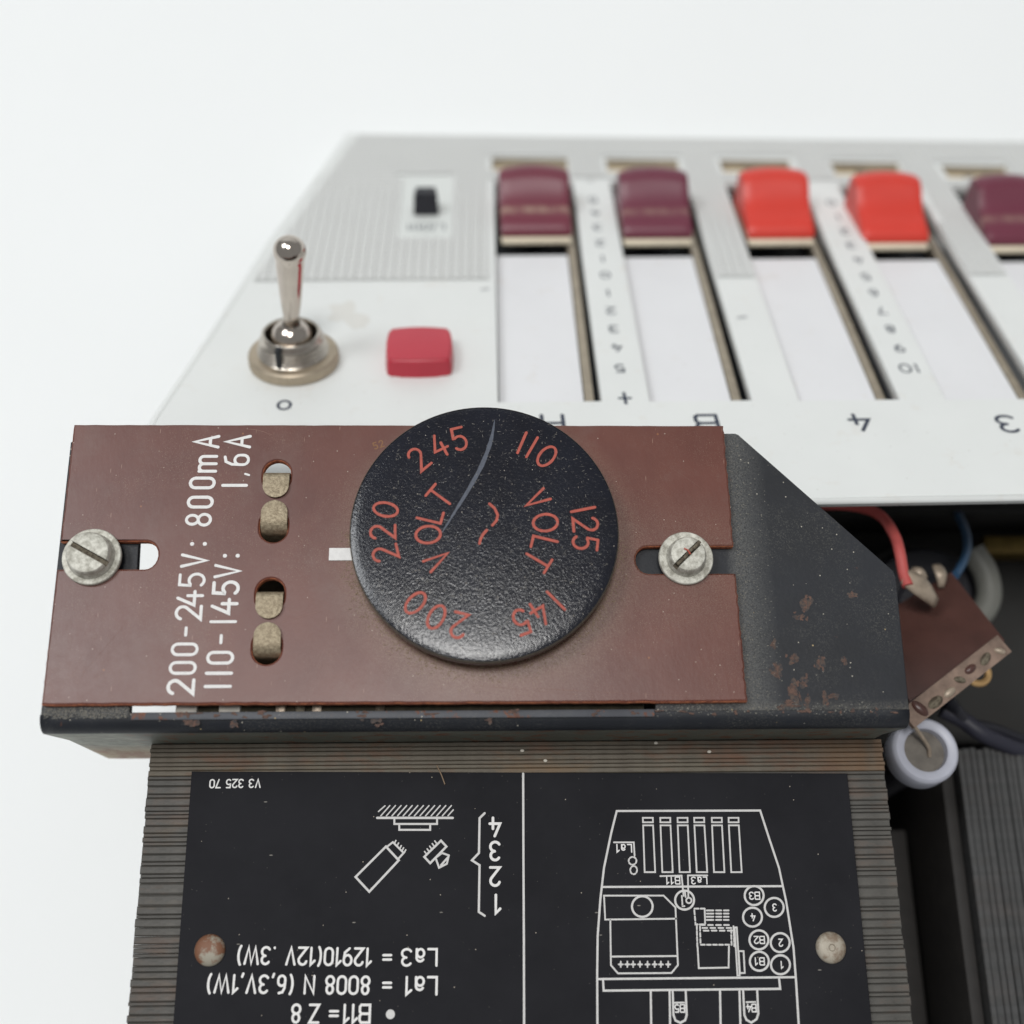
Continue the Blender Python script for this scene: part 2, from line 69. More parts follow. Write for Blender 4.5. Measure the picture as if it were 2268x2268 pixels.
    'rust': ((50.11, -11.42, 0.73, 1.55, -0.4), (48.83, -13.42, 0.73, 0.52, 0.0), (57.49, -9.94, 0.63, 0.57, 0.0), (44.57, -17.72, 0.54, 0.67, 0.0), (44.72, -21.74, 0.83, 1.29, 0.5), (46.95, -25.12, 0.97, 1.55, 0.0), (48.64, -23.57, 0.73, 0.77, 0.0), (47.51, -20.06, 0.88, 0.67, 0.4), (51.51, -20.57, 0.63, 1.03, 0.0), (55.2, -20.34, 0.54, 0.57, 0.0), (51.73, -26.34, 0.58, 1.03, 0.0), (53.1, -25.75, 0.83, 0.36, 0.0), (44.84, -27.48, 0.49, 0.52, 0.0), (48.95, -26.68, 0.39, 1.03, 0.0), (46.43, -26.9, 1.46, 0.52, 0.0), (-43.44, -28.68, 1.13, 0.96, 0.0), (-43.82, -29.32, 0.68, 0.43, 0.0), (-37.29, -29.26, 0.59, 0.62, 0.0), (-35.76, -27.97, 0.68, 0.34, 0.0), (-16.0, -28.69, 0.92, 0.81, 0.0), (-18.69, -28.43, 0.66, 0.54, 0.0), (0.74, -28.8, 0.61, 0.7, 0.0)),
    'fibre': ((-7.66, -33.51), (-6.93, -34.95), (-6.32, -36.51)),
    'crumbs': ((9.94, -32.79), (6.19, -31.15), (36.75, -31.53), (28.07, -30.05)),
    'cam': (-0.753, -60.059, 276.154),
    'R': ((0.999633, 0.002078, -0.027018), (-0.010897, 0.943718, -0.330571), (0.02481, 0.330744, 0.943394)),
    'focus': 190.8,
}
MM = 0.001
scene = bpy.context.scene
COL = scene.collection

# ------------------------------------------------------------------ camera
cd = bpy.data.cameras.new('camera'); cam = bpy.data.objects.new('camera', cd); COL.objects.link(cam)
Rr = DATA['R']
cam.matrix_world = Matrix.Translation(Vector(DATA['cam']) * MM) @ Matrix(Rr).to_4x4()
cd.sensor_width = 36; cd.lens = 36 * 2700 / 2268
cd.clip_start = 0.005; cd.clip_end = 20
cd.dof.use_dof = True; cd.dof.focus_distance = (DATA['focus'] + 3) * MM; cd.dof.aperture_fstop = 9.6
scene.camera = cam
# ------------------------------------------------------------------ world and lamps (indoor product photograph)
w = bpy.data.worlds.new('World'); scene.world = w; w.use_nodes = True
bg = w.node_tree.nodes['Background']; bg.inputs[0].default_value = (0.97, 0.99, 1.0, 1); bg.inputs[1].default_value = 0.30
def lamp(name, loc, size, power, color=(1, 1, 1)):
    l = bpy.data.lights.new(name, 'AREA'); l.shape = 'DISK'; l.size = size; l.energy = power; l.color = color
    o = bpy.data.objects.new(name, l); COL.objects.link(o); o.location = loc
    o.rotation_euler = (Vector((0, 0.02, 0.05)) - Vector(loc)).to_track_quat('-Z', 'Y').to_euler()
    return o
lamp('ceiling_lamp', (-0.10, 0.03, 2.45), 0.62, 25.5, (1.0, 0.985, 0.96))
lamp('window_lamp', (-1.15, 0.50, 2.15), 0.80, 19.5, (0.95, 0.98, 1.0))
scene.view_settings.view_transform = 'Standard'; scene.view_settings.look = 'None'
scene.view_settings.exposure = 0.0; scene.view_settings.gamma = 1.0
scene.cycles.use_denoising = True
scene.cycles.max_bounces = 8

# ------------------------------------------------------------------ materials
def srgb(r, g, b):
    f = lambda c: (c / 255 / 12.92) if c / 255 <= 0.04045 else ((c / 255 + 0.055) / 1.055) ** 2.4
    return (f(r), f(g), f(b), 1)
class NT:
    def __init__(s, name):
        s.m = bpy.data.materials.new(name); s.m.use_nodes = True; s.n = s.m.node_tree.nodes; s.l = s.m.node_tree.links
        s.b = s.n['Principled BSDF']; s.tc = s.n.new('ShaderNodeTexCoord')
        mp = s.n.new('ShaderNodeMapping'); mp.inputs['Scale'].default_value = (1000, 1000, 1000)
        s.l.new(s.tc.outputs['Object'], mp.inputs['Vector']); s.co = mp.outputs['Vector']
    def noise(s, scale, detail=4, rough=0.55, lo=0.4, hi=0.6, stretch=None, seed=0):
        co = s.co
        if stretch or seed:
            mp = s.n.new('ShaderNodeMapping'); mp.inputs['Scale'].default_value = stretch or (1, 1, 1)
            mp.inputs['Location'].default_value = (seed, seed * 1.7, seed * .3)
            s.l.new(co, mp.inputs['Vector']); co = mp.outputs['Vector']
        t = s.n.new('ShaderNodeTexNoise'); t.inputs['Scale'].default_value = scale; t.inputs['Detail'].default_value = detail
        t.inputs['Roughness'].default_value = rough; s.l.new(co, t.inputs['Vector'])
        return s.ramp(t.outputs['Fac'], lo, hi)
    def ramp(s, fac, lo, hi):
        r = s.n.new('ShaderNodeMapRange'); r.inputs['From Min'].default_value = lo; r.inputs['From Max'].default_value = hi
        r.clamp = True; s.l.new(fac, r.inputs['Value']); return r.outputs['Result']
    def mul(s, a, b):
        m = s.n.new('ShaderNodeMath'); m.operation = 'MULTIPLY'
        for i, v in enumerate((a, b)):
            if isinstance(v, (int, float)): m.inputs[i].default_value = v
            else: s.l.new(v, m.inputs[i])
        return m.outputs[0]
    def mix(s, fac, a, b):
        m = s.n.new('ShaderNodeMix'); m.data_type = 'RGBA'
        if isinstance(fac, (int, float)): m.inputs[0].default_value = fac
        else: s.l.new(fac, m.inputs[0])
        for i, v in ((6, a), (7, b)):
            if isinstance(v, tuple): m.inputs[i].default_value = v
            else: s.l.new(v, m.inputs[i])
        return m.outputs[2]
    def col(s, c):
        if isinstance(c, tuple): s.b.inputs['Base Color'].default_value = c
        else: s.l.new(c, s.b.inputs['Base Color'])
    def rough(s, r):
        if isinstance(r, (int, float)): s.b.inputs['Roughness'].default_value = r
        else: s.l.new(r, s.b.inputs['Roughness'])
    def bump(s, h, strength, dist):
        b = s.n.new('ShaderNodeBump'); b.inputs['Strength'].default_value = strength; b.inputs['Distance'].default_value = dist * MM
        s.l.new(h, b.inputs['Height']); s.l.new(b.outputs[0], s.b.inputs['Normal'])
    def specks(s, scale, thr, seed=0, keep=1.0, stretch=None):
        """sparse small particles: a mask of 1 inside each particle"""
        mp = s.n.new('ShaderNodeMapping'); mp.inputs['Location'].default_value = (seed, seed * 2.1, 0)
        if stretch: mp.inputs['Scale'].default_value = stretch; mp.inputs['Rotation'].default_value = (0, 0, seed)
        s.l.new(s.co, mp.inputs['Vector'])
        v = s.n.new('ShaderNodeTexVoronoi'); v.inputs['Scale'].default_value = scale
        s.l.new(mp.outputs['Vector'], v.inputs['Vector'])
        d = s.ramp(v.outputs['Distance'], thr, thr * 0.6)
        sp = s.n.new('ShaderNodeSeparateColor'); s.l.new(v.outputs['Color'], sp.inputs[0])
        k = s.ramp(sp.outputs[0], keep, keep - 0.02)
        sz = s.ramp(sp.outputs[1], 0.0, 1.0)
        return s.mul(d, k)
MAT = {}
def simple(name, c, rough=0.5, metal=0.0, vary=0.0, vscale=0.3, bump=0.0, bscale=4, coat=0):
    t = NT(name); a = srgb(*c)
    if vary:
        d = tuple(x * (1 - vary) for x in a[:3]) + (1,)
        t.col(t.mix(t.noise(vscale, 5, .6, .35, .65), a, d))
    else: t.col(a)
    t.rough(rough); t.b.inputs['Metallic'].default_value = metal
    if coat: t.b.inputs['Coat Weight'].default_value = coat
    if bump: t.bump(t.noise(bscale, 4, .6, 0, 1), bump, 0.2)
    MAT[name] = t.m; return t
simple('table_white', (238, 240, 240), 0.55, vary=0.01, vscale=.02)
simple('print_white', (226, 224, 222), 0.55, vary=0.10, vscale=1.2, bump=.2)
simple('print_white_thin', (205, 203, 201), 0.55, vary=0.12, vscale=1.5)
simple('print_red', (178, 80, 64), 0.6, vary=0.25, vscale=2.0)
simple('print_dark', (48, 56, 74), 0.6, vary=.2, vscale=1)
simple('print_grey', (150, 152, 154), 0.6)
simple('badge_white', (214, 217, 214), 0.45)
simple('stain_beige', (214, 213, 208), 0.5, vary=.03, vscale=.5)
simple('edge_dust', (92, 84, 72), .9, vary=.3, vscale=1)
simple('stamp_ochre', (128, 88, 52), 0.6)
simple('scratch_brown', (128, 92, 80), .6, vary=.2)
simple('scratch_grey', (76, 82, 96), 0.5, vary=.35, vscale=2.5)
simple('cream', (232, 220, 196), 0.5, vary=0.1)
simple('cream_slot', (244, 224, 188), 0.5, vary=.15, vscale=.4)
simple('shadow_tan', (150, 140, 122), 0.6, vary=.2)  # painted shadow inside the slider windows
simple('rail', (176, 164, 146), 0.35, 0.6, vary=0.2)
simple('dark_gap', (22, 28, 34), 0.6)
simple('black_chassis', (32, 31, 29), 0.7, vary=.4, vscale=.06)
simple('black_plastic', (30, 30, 38), 0.4, bump=.1)
simple('chrome', (200, 190, 180), 0.10, 1.0, vary=.1)
simple('nickel_dull', (186, 172, 152), 0.45, .75, vary=.15, vscale=.6)
simple('nickel', (205, 197, 186), 0.24, 1.0, vary=.2, vscale=.5, bump=.2, bscale=1.5)
simple('wire_red', (196, 88, 84), 0.6, vary=.15)
simple('wire_blue', (52, 84, 116), 0.45)
simple('wire_dark', (40, 40, 52), 0.5)
simple('terminal_tan', (138, 116, 102), 0.6, vary=.45, vscale=.35)
simple('terminal_brown', (82, 54, 48), 0.35, vary=.3, vscale=.12)
simple('plastic_grey', (112, 112, 106), 0.5)
simple('sleeve_white', (184, 186, 198), 0.4, vary=.08)
simple('sleeve_core', (122, 116, 108), 0.7, vary=.3, vscale=.5)
simple('brass_dull', (130, 108, 58), 0.4, 0.6, vary=.3)
simple('solder', (176, 160, 142), 0.45, 0.35, vary=.3, vscale=.5, bump=.5, bscale=.8)
simple('brass_bright', (206, 168, 116), .35, .5)
simple('bobbin', (40, 37, 35), 0.7, vary=.3)
simple('white_block', (205, 200, 190), 0.6, vary=.25)
simple('grime', (78, 72, 58), 0.9, vary=.4, vscale=1)
simple('fibre_hair', (136, 116, 96), 0.9)
simple('lint_pale', (146, 142, 134), .9)
simple('crumb', (214, 208, 196), 0.8)
simple('black_hair', (20, 22, 30), .5)

def panel_mat(name, base, stain=True):
    t = NT(name); a = srgb(*base)
    c = t.mix(t.noise(.05, 4, .6, .35, .7), a, tuple(x * .965 for x in a[:3]) + (1,))
    if stain:
        c = t.mix(t.mul(t.noise(.16, 5, .65, .60, .74, seed=4), .30), c, srgb(206, 196, 184))
        c = t.mix(t.mul(t.specks(.5, .12, 3, .35), .25), c, srgb(150, 140, 128))
    t.col(c); t.rough(.42); t.bump(t.noise(3, 3, .5, 0, 1), .05, .1); MAT[name] = t.m
panel_mat('panel_white', (222, 224, 222)); panel_mat('panel_grey', (203, 204, 202), False); panel_mat('panel_rib', (222, 224, 220), False)
panel_mat('slot_white', (224, 224, 226))

def knob_mat(name, base, groove=None):
    t = NT(name); a = srgb(*base)
    c = t.mix(t.noise(.12, 3, .5, .3, .7), a, tuple(x * .93 for x in a[:3]) + (1,))
    if groove:
        sp = t.n.new('ShaderNodeSeparateXYZ'); t.l.new(t.co, sp.inputs[0])
        g = t.mul(t.ramp(sp.outputs[1], 4.0, 5.2), t.ramp(sp.outputs[1], 6.9, 5.8)); g = t.mul(g, t.ramp(sp.outputs[2], 6.0, 5.2))
        g = t.mul(g, t.noise(.45, 4, .6, .28, .6, stretch=(1, .5, 1)))
        c = t.mix(t.mul(g, groove), c, srgb(178, 158, 138))
    t.col(c); t.rough(.4); MAT[name] = t.m
knob_mat('knob_maroon', (112, 46, 62)); knob_mat('knob_maroon_dusty', (112, 46, 62), .6); knob_mat('knob_maroon_lightly_dusty', (108, 46, 64), .3); knob_mat('knob_red', (212, 60, 47)); knob_mat('button_red', (184, 50, 66))
t = NT('knob_dust'); t.col(t.mix(t.noise(.3, 3, .6, .40, .66), srgb(118, 46, 63), srgb(162, 132, 118))); t.rough(.8); MAT['knob_dust'] = t.m

# brown paper-phenolic board
t = NT('phenolic'); a = srgb(99, 53, 42)
c = t.mix(t.noise(.045, 5, .6, .38, .62), a, srgb(87, 42, 32))
c = t.mix(t.mul(t.noise(.22, 6, .7, .45, .75, stretch=(1, .25, 1)), .35), c, srgb(104, 64, 55))
c = t.mix(t.mul(t.noise(.09, 6, .7, .50, .70, seed=9), .5), c, srgb(104, 76, 68))       # dust film
# grey-beige dust settled round the dial, along the lower edge and by the right-hand screw
def near(cx, cy, r0, r1, sy=1.0):
    mp = t.n.new('ShaderNodeMapping'); mp.inputs['Location'].default_value = (-cx, -cy * sy, 0); mp.inputs['Scale'].default_value = (1, sy, 0)
    t.l.new(t.co, mp.inputs['Vector']); v = t.n.new('ShaderNodeVectorMath'); v.operation = 'LENGTH'; t.l.new(mp.outputs[0], v.inputs[0])
    return t.ramp(v.outputs['Value'], r1, r0)
grain = t.noise(5.5, 3, .8, .44, .66)
c = t.mix(t.mul(t.mul(near(13.6, 1.2, 20.5, 25.5), grain), .62), c, srgb(150, 128, 108))
c = t.mix(t.mul(t.mul(near(46, -1, 3, 13), grain), .45), c, srgb(140, 122, 106))
c = t.mix(t.mul(t.mul(near(-52, -18, 4, 30, 1.6), t.noise(.5, 5, .7, .35, .7, seed=7)), .38), c, srgb(120, 98, 94))
c = t.mix(t.mul(t.noise(9, 2, .7, .62, .74), t.noise(.08, 3, .6, .44, .60, seed=3)), c, srgb(160, 140, 118))
c = t.mix(t.specks(1.1, .11, 5, .13), c, srgb(178, 162, 148))
c = t.mix(t.specks(.33, .07, 8, .25), c, srgb(132, 84, 54))
c = t.mix(t.mul(t.specks(1.6, .10, 2, .30, (1, .12, 1)), .5), c, srgb(170, 140, 122))     # fine hairlines
t.col(c); t.b.inputs['Specular IOR Level'].default_value = .5; t.b.inputs['Roughness'].default_value = .36
t.bump(t.noise(1.6, 5, .6, 0, 1, stretch=(1, .4, 1)), .10, .15); MAT['phenolic'] = t.m
t = NT('phenolic_edge'); t.col(t.mix(t.noise(1.2, 5, .7, .4, .62), srgb(186, 112, 76), srgb(126, 68, 50))); t.rough(.85)
t.bump(t.noise(3, 4, .7, 0, 1), .6, .25); MAT['phenolic_edge'] = t.m

# black disc: fine pebbled satin with lint
t = NT('disc_black')
pb = t.noise(2.4, 2.5, .6, .32, .68, stretch=(1.25, 1, .2))
c = t.mix(t.noise(.12, 4, .6, .4, .65), srgb(23, 25, 35), srgb(18, 19, 28))
c = t.mix(t.mul(t.noise(3.4, 3, .8, .60, .70, stretch=(.5, 1.4, 1), seed=3), .45), c, srgb(112, 108, 104))
c = t.mix(t.mul(t.specks(2.1, .16, 1, .22, (.35, 1.2, 1)), .55), c, srgb(150, 144, 134))
c = t.mix(t.mul(t.specks(1.7, .13, 2.2, .20, (1.3, .4, 1)), .6), c, srgb(170, 160, 146))
c = t.mix(t.specks(.9, .07, 6, .35), c, srgb(200, 190, 176))
t.col(c); t.rough(.17); t.b.inputs['Specular IOR Level'].default_value = .42
t.bump(pb, .8, .021); MAT['disc_black'] = t.m

def black_metal(name, base, dusty=.5, rust=.5, rs=.62, band=False):
    t = NT(name); a = srgb(*base)
    c = t.mix(t.noise(.07, 4, .6, .4, .65), a, tuple(x * .72 for x in a[:3]) + (1,))
    c = t.mix(t.mul(t.noise(4.0, 3, .75, .52, .70), t.mul(t.noise(.10, 3, .6, .44, .62, seed=11), dusty)), c, srgb(112, 110, 102))
    if band:      # settled dust just outside the board's right and lower edge, fine fluff on the rest
        sp = t.n.new('ShaderNodeSeparateXYZ'); t.l.new(t.co, sp.inputs[0])
        g = t.mul(t.mul(t.ramp(sp.outputs[0], 45.5, 41.0), t.ramp(sp.outputs[0], 38.0, 39.5)), t.noise(4.5, 4, .8, .36, .60))
        c = t.mix(t.mul(g, .5), c, srgb(118, 118, 115))
        g = t.mul(t.ramp(sp.outputs[1], 1.8, .2), t.noise(4.5, 4, .8, .42, .66, seed=3))
        c = t.mix(t.mul(g, .5), c, srgb(120, 116, 106))
    c = t.mix(t.specks(.9, .11, 4, .25), c, srgb(184, 178, 164))
    c = t.mix(t.specks(.45, .07, 14, .3), c, srgb(170, 150, 110))
    c = t.mix(t.mul(t.noise(.32, 6, .72, rs, rs + .05, seed=5), rust), c, t.mix(t.noise(2, 3, .6, .35, .65), srgb(126, 78, 52), srgb(90, 54, 40)))
    if name == 'bracket_dusty':      # bare left end painted lighter to make up for its shade; old rust stain below
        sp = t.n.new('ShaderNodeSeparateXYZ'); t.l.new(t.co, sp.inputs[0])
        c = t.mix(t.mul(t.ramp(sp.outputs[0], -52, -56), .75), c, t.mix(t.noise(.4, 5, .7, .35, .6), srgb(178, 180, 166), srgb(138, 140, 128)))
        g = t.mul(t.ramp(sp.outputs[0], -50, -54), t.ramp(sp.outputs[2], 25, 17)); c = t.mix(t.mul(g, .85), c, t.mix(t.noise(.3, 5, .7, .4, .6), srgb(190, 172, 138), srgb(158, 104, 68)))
    t.col(c); t.rough(.55); t.b.inputs['Specular IOR Level'].default_value = .4; t.bump(t.noise(1.4, 5, .65, 0, 1), .18, .2); MAT[name] = t.m
black_metal('bracket_black', (25, 28, 35), .4, .6, .68)
black_metal('bracket_lit_rusty', (78, 80, 86), .7, .9, .55)  # lighter grey stands for light caught along the fold top, with rust
black_metal('bracket_top', (25, 28, 35), .35, .6, .68, True)
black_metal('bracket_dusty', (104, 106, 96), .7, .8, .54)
t = NT('rust'); t.col(t.mix(t.noise(1.5, 5, .7, .4, .6), srgb(102, 78, 68), srgb(74, 60, 55))); t.rough(.9); MAT['rust'] = t.m
t = NT('rust_halo'); t.col(t.mix(t.noise(2.2, 5, .7, .42, .58), srgb(48, 48, 52), srgb(84, 70, 62))); t.rough(.8); MAT['rust_halo'] = t.m
# dust lying on the bracket beside the board edge
t = NT('dust'); t.col(t.mix(t.noise(5, 3, .7, .45, .6), srgb(84, 85, 86), srgb(122, 118, 108))); t.rough(.95)
MAT['dust'] = t.m

# transformer sheets: oxidised steel, each a little different
def lam_mat(name, c0, c1, c2, r1, r2):
    t = NT(name); oi = t.n.new('ShaderNodeObjectInfo')
    c = t.mix(t.ramp(oi.outputs['Random'], 0, 1), srgb(*c0), srgb(*c1))
    c = t.mix(t.noise(.16, 5, .6, .38, .62, stretch=(1, 4, 1)), c, srgb(*c2))
    c = t.mix(t.mul(t.noise(.9, 4, .7, .35, .65, stretch=(.5, 1, 1)), .35), c, srgb(*[min(255, v + 22) for v in c1]))
    wp = t.n.new('ShaderNodeNewGeometry')
    def rustmask(lo, hi, seed, scale):
        mp = t.n.new('ShaderNodeMapping'); mp.inputs['Scale'].default_value = (300, 900, 1000); mp.inputs['Location'].default_value = (seed, 0, 0)
        t.l.new(wp.outputs['Position'], mp.inputs['Vector'])
        q = t.n.new('ShaderNodeTexNoise'); q.inputs['Scale'].default_value = scale; q.inputs['Detail'].default_value = 6; q.inputs['Roughness'].default_value = .7
        t.l.new(mp.outputs[0], q.inputs['Vector']); return t.ramp(q.outputs['Fac'], lo, hi)
    c = t.mix(t.mul(rustmask(.50, .66, 3, .22), r1), c, srgb(110, 80, 62))
    c = t.mix(t.mul(rustmask(.55, .70, 9, .12), r2), c, srgb(122, 98, 72))
    if name == 'lamination_rusty':
        sp = t.n.new('ShaderNodeSeparateXYZ'); t.l.new(t.co, sp.inputs[0])
        c = t.mix(t.mul(t.ramp(sp.outputs[0], 44, 55), t.mul(t.noise(.25, 4, .6, .3, .55), .65)), c, srgb(112, 84, 60))
    c = t.mix(t.mul(t.specks(.6, .09, 3, .2), .7), c, srgb(168, 158, 140))
    t.col(c); t.rough(.58); t.b.inputs['Metallic'].default_value = .2
    t.bump(t.noise(2.2, 4, .7, 0, 1, stretch=(.4, 2, 1)), .35, .2); MAT[name] = t.m
lam_mat('lamination_steel', (62, 61, 57), (80, 77, 72), (68, 66, 63), .34, .26)
lam_mat('lamination_rusty', (84, 78, 68), (104, 97, 84), (90, 82, 72), .95, .8)
lam_mat('lamination_dark', (50, 51, 51), (66, 66, 66), (56, 56, 56), .08, .05)

t = NT('label_black')
c = t.mix(t.noise(.05, 4, .6, .4, .65), srgb(32, 32, 36), srgb(26, 26, 30))
c = t.mix(t.mul(t.noise(.12, 5, .7, .5, .72, seed=2), .35), c, srgb(36, 36, 40))
c = t.mix(t.specks(.55, .055, 4, .45), c, srgb(176, 166, 152))
c = t.mix(t.mul(t.specks(1.3, .07, 7, .25), .8), c, srgb(128, 124, 118))
c = t.mix(t.mul(t.specks(.5, .05, 12, .3, (.3, 1, 1)), .7), c, srgb(150, 146, 138))
t.col(c); t.rough(.72); t.b.inputs['Specular IOR Level'].default_value = .16; t.bump(t.noise(4, 2, .5, 0, 1), .04, .1); MAT['label_black'] = t.m

t = NT('zinc'); t.col(t.mix(t.noise(.8, 6, .75, .4, .62), srgb(206, 204, 194), srgb(150, 147, 136))); t.rough(t.ramp(t.noise(1.5, 4, .6, 0, 1), -1.2, 1.6))
t.b.inputs['Metallic'].default_value = .25; t.bump(t.noise(1.8, 5, .7, 0, 1), .35, .2); MAT['zinc'] = t.m
t = NT('zinc_dirty'); t.col(t.mix(t.noise(1.2, 5, .7, .42, .58), srgb(112, 104, 88), srgb(70, 60, 48))); t.rough(.8); MAT['zinc_dirty'] = t.m
t = NT('brass_tab'); t.col(t.mix(t.noise(1.6, 4, .7, .42, .56), srgb(160, 147, 124), srgb(134, 121, 100))); t.rough(.5)
t.b.inputs['Metallic'].default_value = .5; t.bump(t.noise(1.9, 4, .7, .3, .7), .35, .2); MAT['brass_tab'] = t.m
t = NT('rivet'); t.col(t.mix(t.noise(.28, 5, .65, .47, .56, seed=6), srgb(150, 144, 130), srgb(118, 80, 58))); t.rough(.6); t.b.inputs['Metallic'].default_value = .1
t.bump(t.noise(1.5, 4, .6, 0, 1), .2, .2); MAT['rivet'] = t.m
t = NT('rivet_clean'); t.col(t.mix(t.noise(.6, 5, .65, .45, .62), srgb(164, 156, 142), srgb(128, 112, 96))); t.rough(.55); t.b.inputs['Metallic'].default_value = .15; MAT['rivet_clean'] = t.m

# ------------------------------------------------------------------ mesh helpers (all coordinates in millimetres)
def link(name, me, mat=None, parent=None, M=None, smooth=False, kind=None, label=None):
    o = bpy.data.objects.new(name, me); COL.objects.link(o)
    if mat:
        for mm in (mat if isinstance(mat, (list, tuple)) else [mat]): me.materials.append(MAT[mm])
    if parent: o.parent = parent
    if M is not None: o.matrix_local = M
    if smooth:
        for p in me.polygons: p.use_smooth = True
        try: me.set_sharp_from_angle(angle=math.radians(38))
        except Exception: pass
    if kind: o['kind'] = kind
    if label: o['label'] = label
    return o
def thing(name, label, cat, loc=(0, 0, 0), rot=None, group=None):
    o = bpy.data.objects.new(name, None); COL.objects.link(o); o.empty_display_size = .01
    o.matrix_world = Matrix.Translation(Vector(loc) * MM) @ (rot.to_4x4() if rot else Matrix())
    o['label'] = label; o['category'] = cat
    if group: o['group'] = group
    return o
def tag(o, label, cat, group=None):
    o['label'] = label; o['category'] = cat
    if group: o['group'] = group
    return o
def mesh(name, verts, faces, off=(0, 0, 0)):
    me = bpy.data.meshes.new(name); me.from_pydata([tuple((v[i] - off[i]) * MM for i in range(3)) for v in verts], [], faces); me.update(); return me
def bm_mesh(name, bm, off=(0, 0, 0)):
    bm.normal_update()
    for v in bm.verts: v.co = (v.co - Vector(off)) * MM
    me = bpy.data.meshes.new(name); bm.to_mesh(me); bm.free(); return me
def add_box(bm, x0, x1, y0, y1, z0, z1, bev=0, seg=2, M=None):
    b = bmesh.new(); bmesh.ops.create_cube(b, size=1)
    for v in b.verts: v.co = Vector(((x0 + x1) / 2 + v.co.x * (x1 - x0), (y0 + y1) / 2 + v.co.y * (y1 - y0), (z0 + z1) / 2 + v.co.z * (z1 - z0)))
    if bev: bmesh.ops.bevel(b, geom=list(b.edges), offset=bev, segments=seg, profile=.5, affect='EDGES')
    if M is not None: b.transform(M)
    merge(bm, b)
def merge(bm, b):
    vm = {v: bm.verts.new(v.co) for v in b.verts}
    for f in b.faces:
        try: bm.faces.new([vm[v] for v in f.verts])
        except ValueError: pass
    b.free()
def box(name, dims, mat, parent=None, bev=0, off=(0, 0, 0), M=None, **k):
    bm = bmesh.new(); add_box(bm, *dims, bev=bev, M=M); return link(name, bm_mesh(name, bm, off), mat, parent, smooth=bev > 0, **k)
def lathe_bm(prof, seg=64, jitter=0):
    bm = bmesh.new(); rings = []
    for r, z in prof:
        if r < 1e-6: rings.append([bm.verts.new((0, 0, z))])
        else: rings.append([bm.verts.new((r * math.cos(2 * math.pi * i / seg), r * math.sin(2 * math.pi * i / seg), z)) for i in range(seg)])
    for a, b in zip(rings[:-1], rings[1:]):
        for i in range(seg):
            j = (i + 1) % seg
            if len(a) == 1 and len(b) == 1: continue
            if len(a) == 1: bm.faces.new((a[0], b[i], b[j]))
            elif len(b) == 1: bm.faces.new((a[i], b[0], a[j]))
            else: bm.faces.new((a[i], b[i], b[j], a[j]))
    bmesh.ops.recalc_face_normals(bm, faces=bm.faces)
    return bm
def lathe(name, prof, mat, parent=None, M=None, seg=64, **k):
    return link(name, bm_mesh(name, lathe_bm(prof, seg)), mat, parent, M=M, smooth=True, **k)
def curve_plate(name, outline, holes, z0, z1, bev=.15, mat=None, parent=None, off=(0, 0, 0), edge_mat=None, **k):
    """flat plate of the given outline with holes, real thickness and a small bevel"""
    cu = bpy.data.curves.new(name, 'CURVE'); cu.dimensions = '2D'; cu.fill_mode = 'BOTH'
    for pts in [outline] + list(holes):
        s = cu.splines.new('POLY'); s.points.add(len(pts) - 1); s.use_cyclic_u = True
        for i, p in enumerate(pts): s.points[i].co = (p[0], p[1], 0, 1)
    cu.extrude = (z1 - z0) / 2 - bev; cu.bevel_depth = bev; cu.bevel_resolution = 1; cu.offset = -bev
    o = bpy.data.objects.new(name, cu); COL.objects.link(o)
    dg = bpy.context.evaluated_depsgraph_get(); me = bpy.data.meshes.new_from_object(o.evaluated_get(dg))
    bpy.data.objects.remove(o); bpy.data.curves.remove(cu)
    zc = (z0 + z1) / 2
    for v in me.vertices: v.co = Vector((v.co.x - off[0], v.co.y - off[1], v.co.z + zc - off[2])) * MM
    me.name = name; me.materials.clear()
    ob = link(name, me, [mat] + ([edge_mat] if edge_mat else []), parent, smooth=False, **k)
    if edge_mat:
        for p in me.polygons: p.material_index = 0 if p.normal.z > .9 or p.normal.z < -.9 else 1
    return ob
def catmull(pts, n=8):
    out = []; P = [Vector(p) for p in pts]; P = [P[0] * 2 - P[1]] + P + [P[-1] * 2 - P[-2]]
    for i in range(1, len(P) - 2):
        for j in range(n):
            s = j / n; a, b, c, d = P[i - 1:i + 3]
            out.append(.5 * ((2 * b) + (c - a) * s + (2 * a - 5 * b + 4 * c - d) * s * s + (3 * b - a - 3 * c + d) * s ** 3))
    out.append(P[-2]); return out
def tube(name, pts, r, mat, parent=None, off=(0, 0, 0), seg=14, n=8, taper=None, **k):
    pts = catmull(pts, n); bm = bmesh.new(); rings = []; up = Vector((0, 0, 1))
    for i, p in enumerate(pts):
        d = (pts[min(i + 1, len(pts) - 1)] - pts[max(i - 1, 0)]).normalized()
        a = d.cross(up);  a = a.normalized() if a.length > 1e-4 else Vector((1, 0, 0)); b = a.cross(d).normalized(); up = b
        rr = r * (taper(i / (len(pts) - 1)) if taper else 1)
        rings.append([bm.verts.new(p + a * math.cos(2 * math.pi * j / seg) * rr + b * math.sin(2 * math.pi * j / seg) * rr) for j in range(seg)])
    for A, B in zip(rings[:-1], rings[1:]):
        for j in range(seg): bm.faces.new((A[j], A[(j + 1) % seg], B[(j + 1) % seg], B[j]))
    bm.faces.new(rings[0][::-1]); bm.faces.new(rings[-1])
    bmesh.ops.recalc_face_normals(bm, faces=bm.faces)
    return link(name, bm_mesh(name, bm, off), mat, parent, smooth=True, **k)

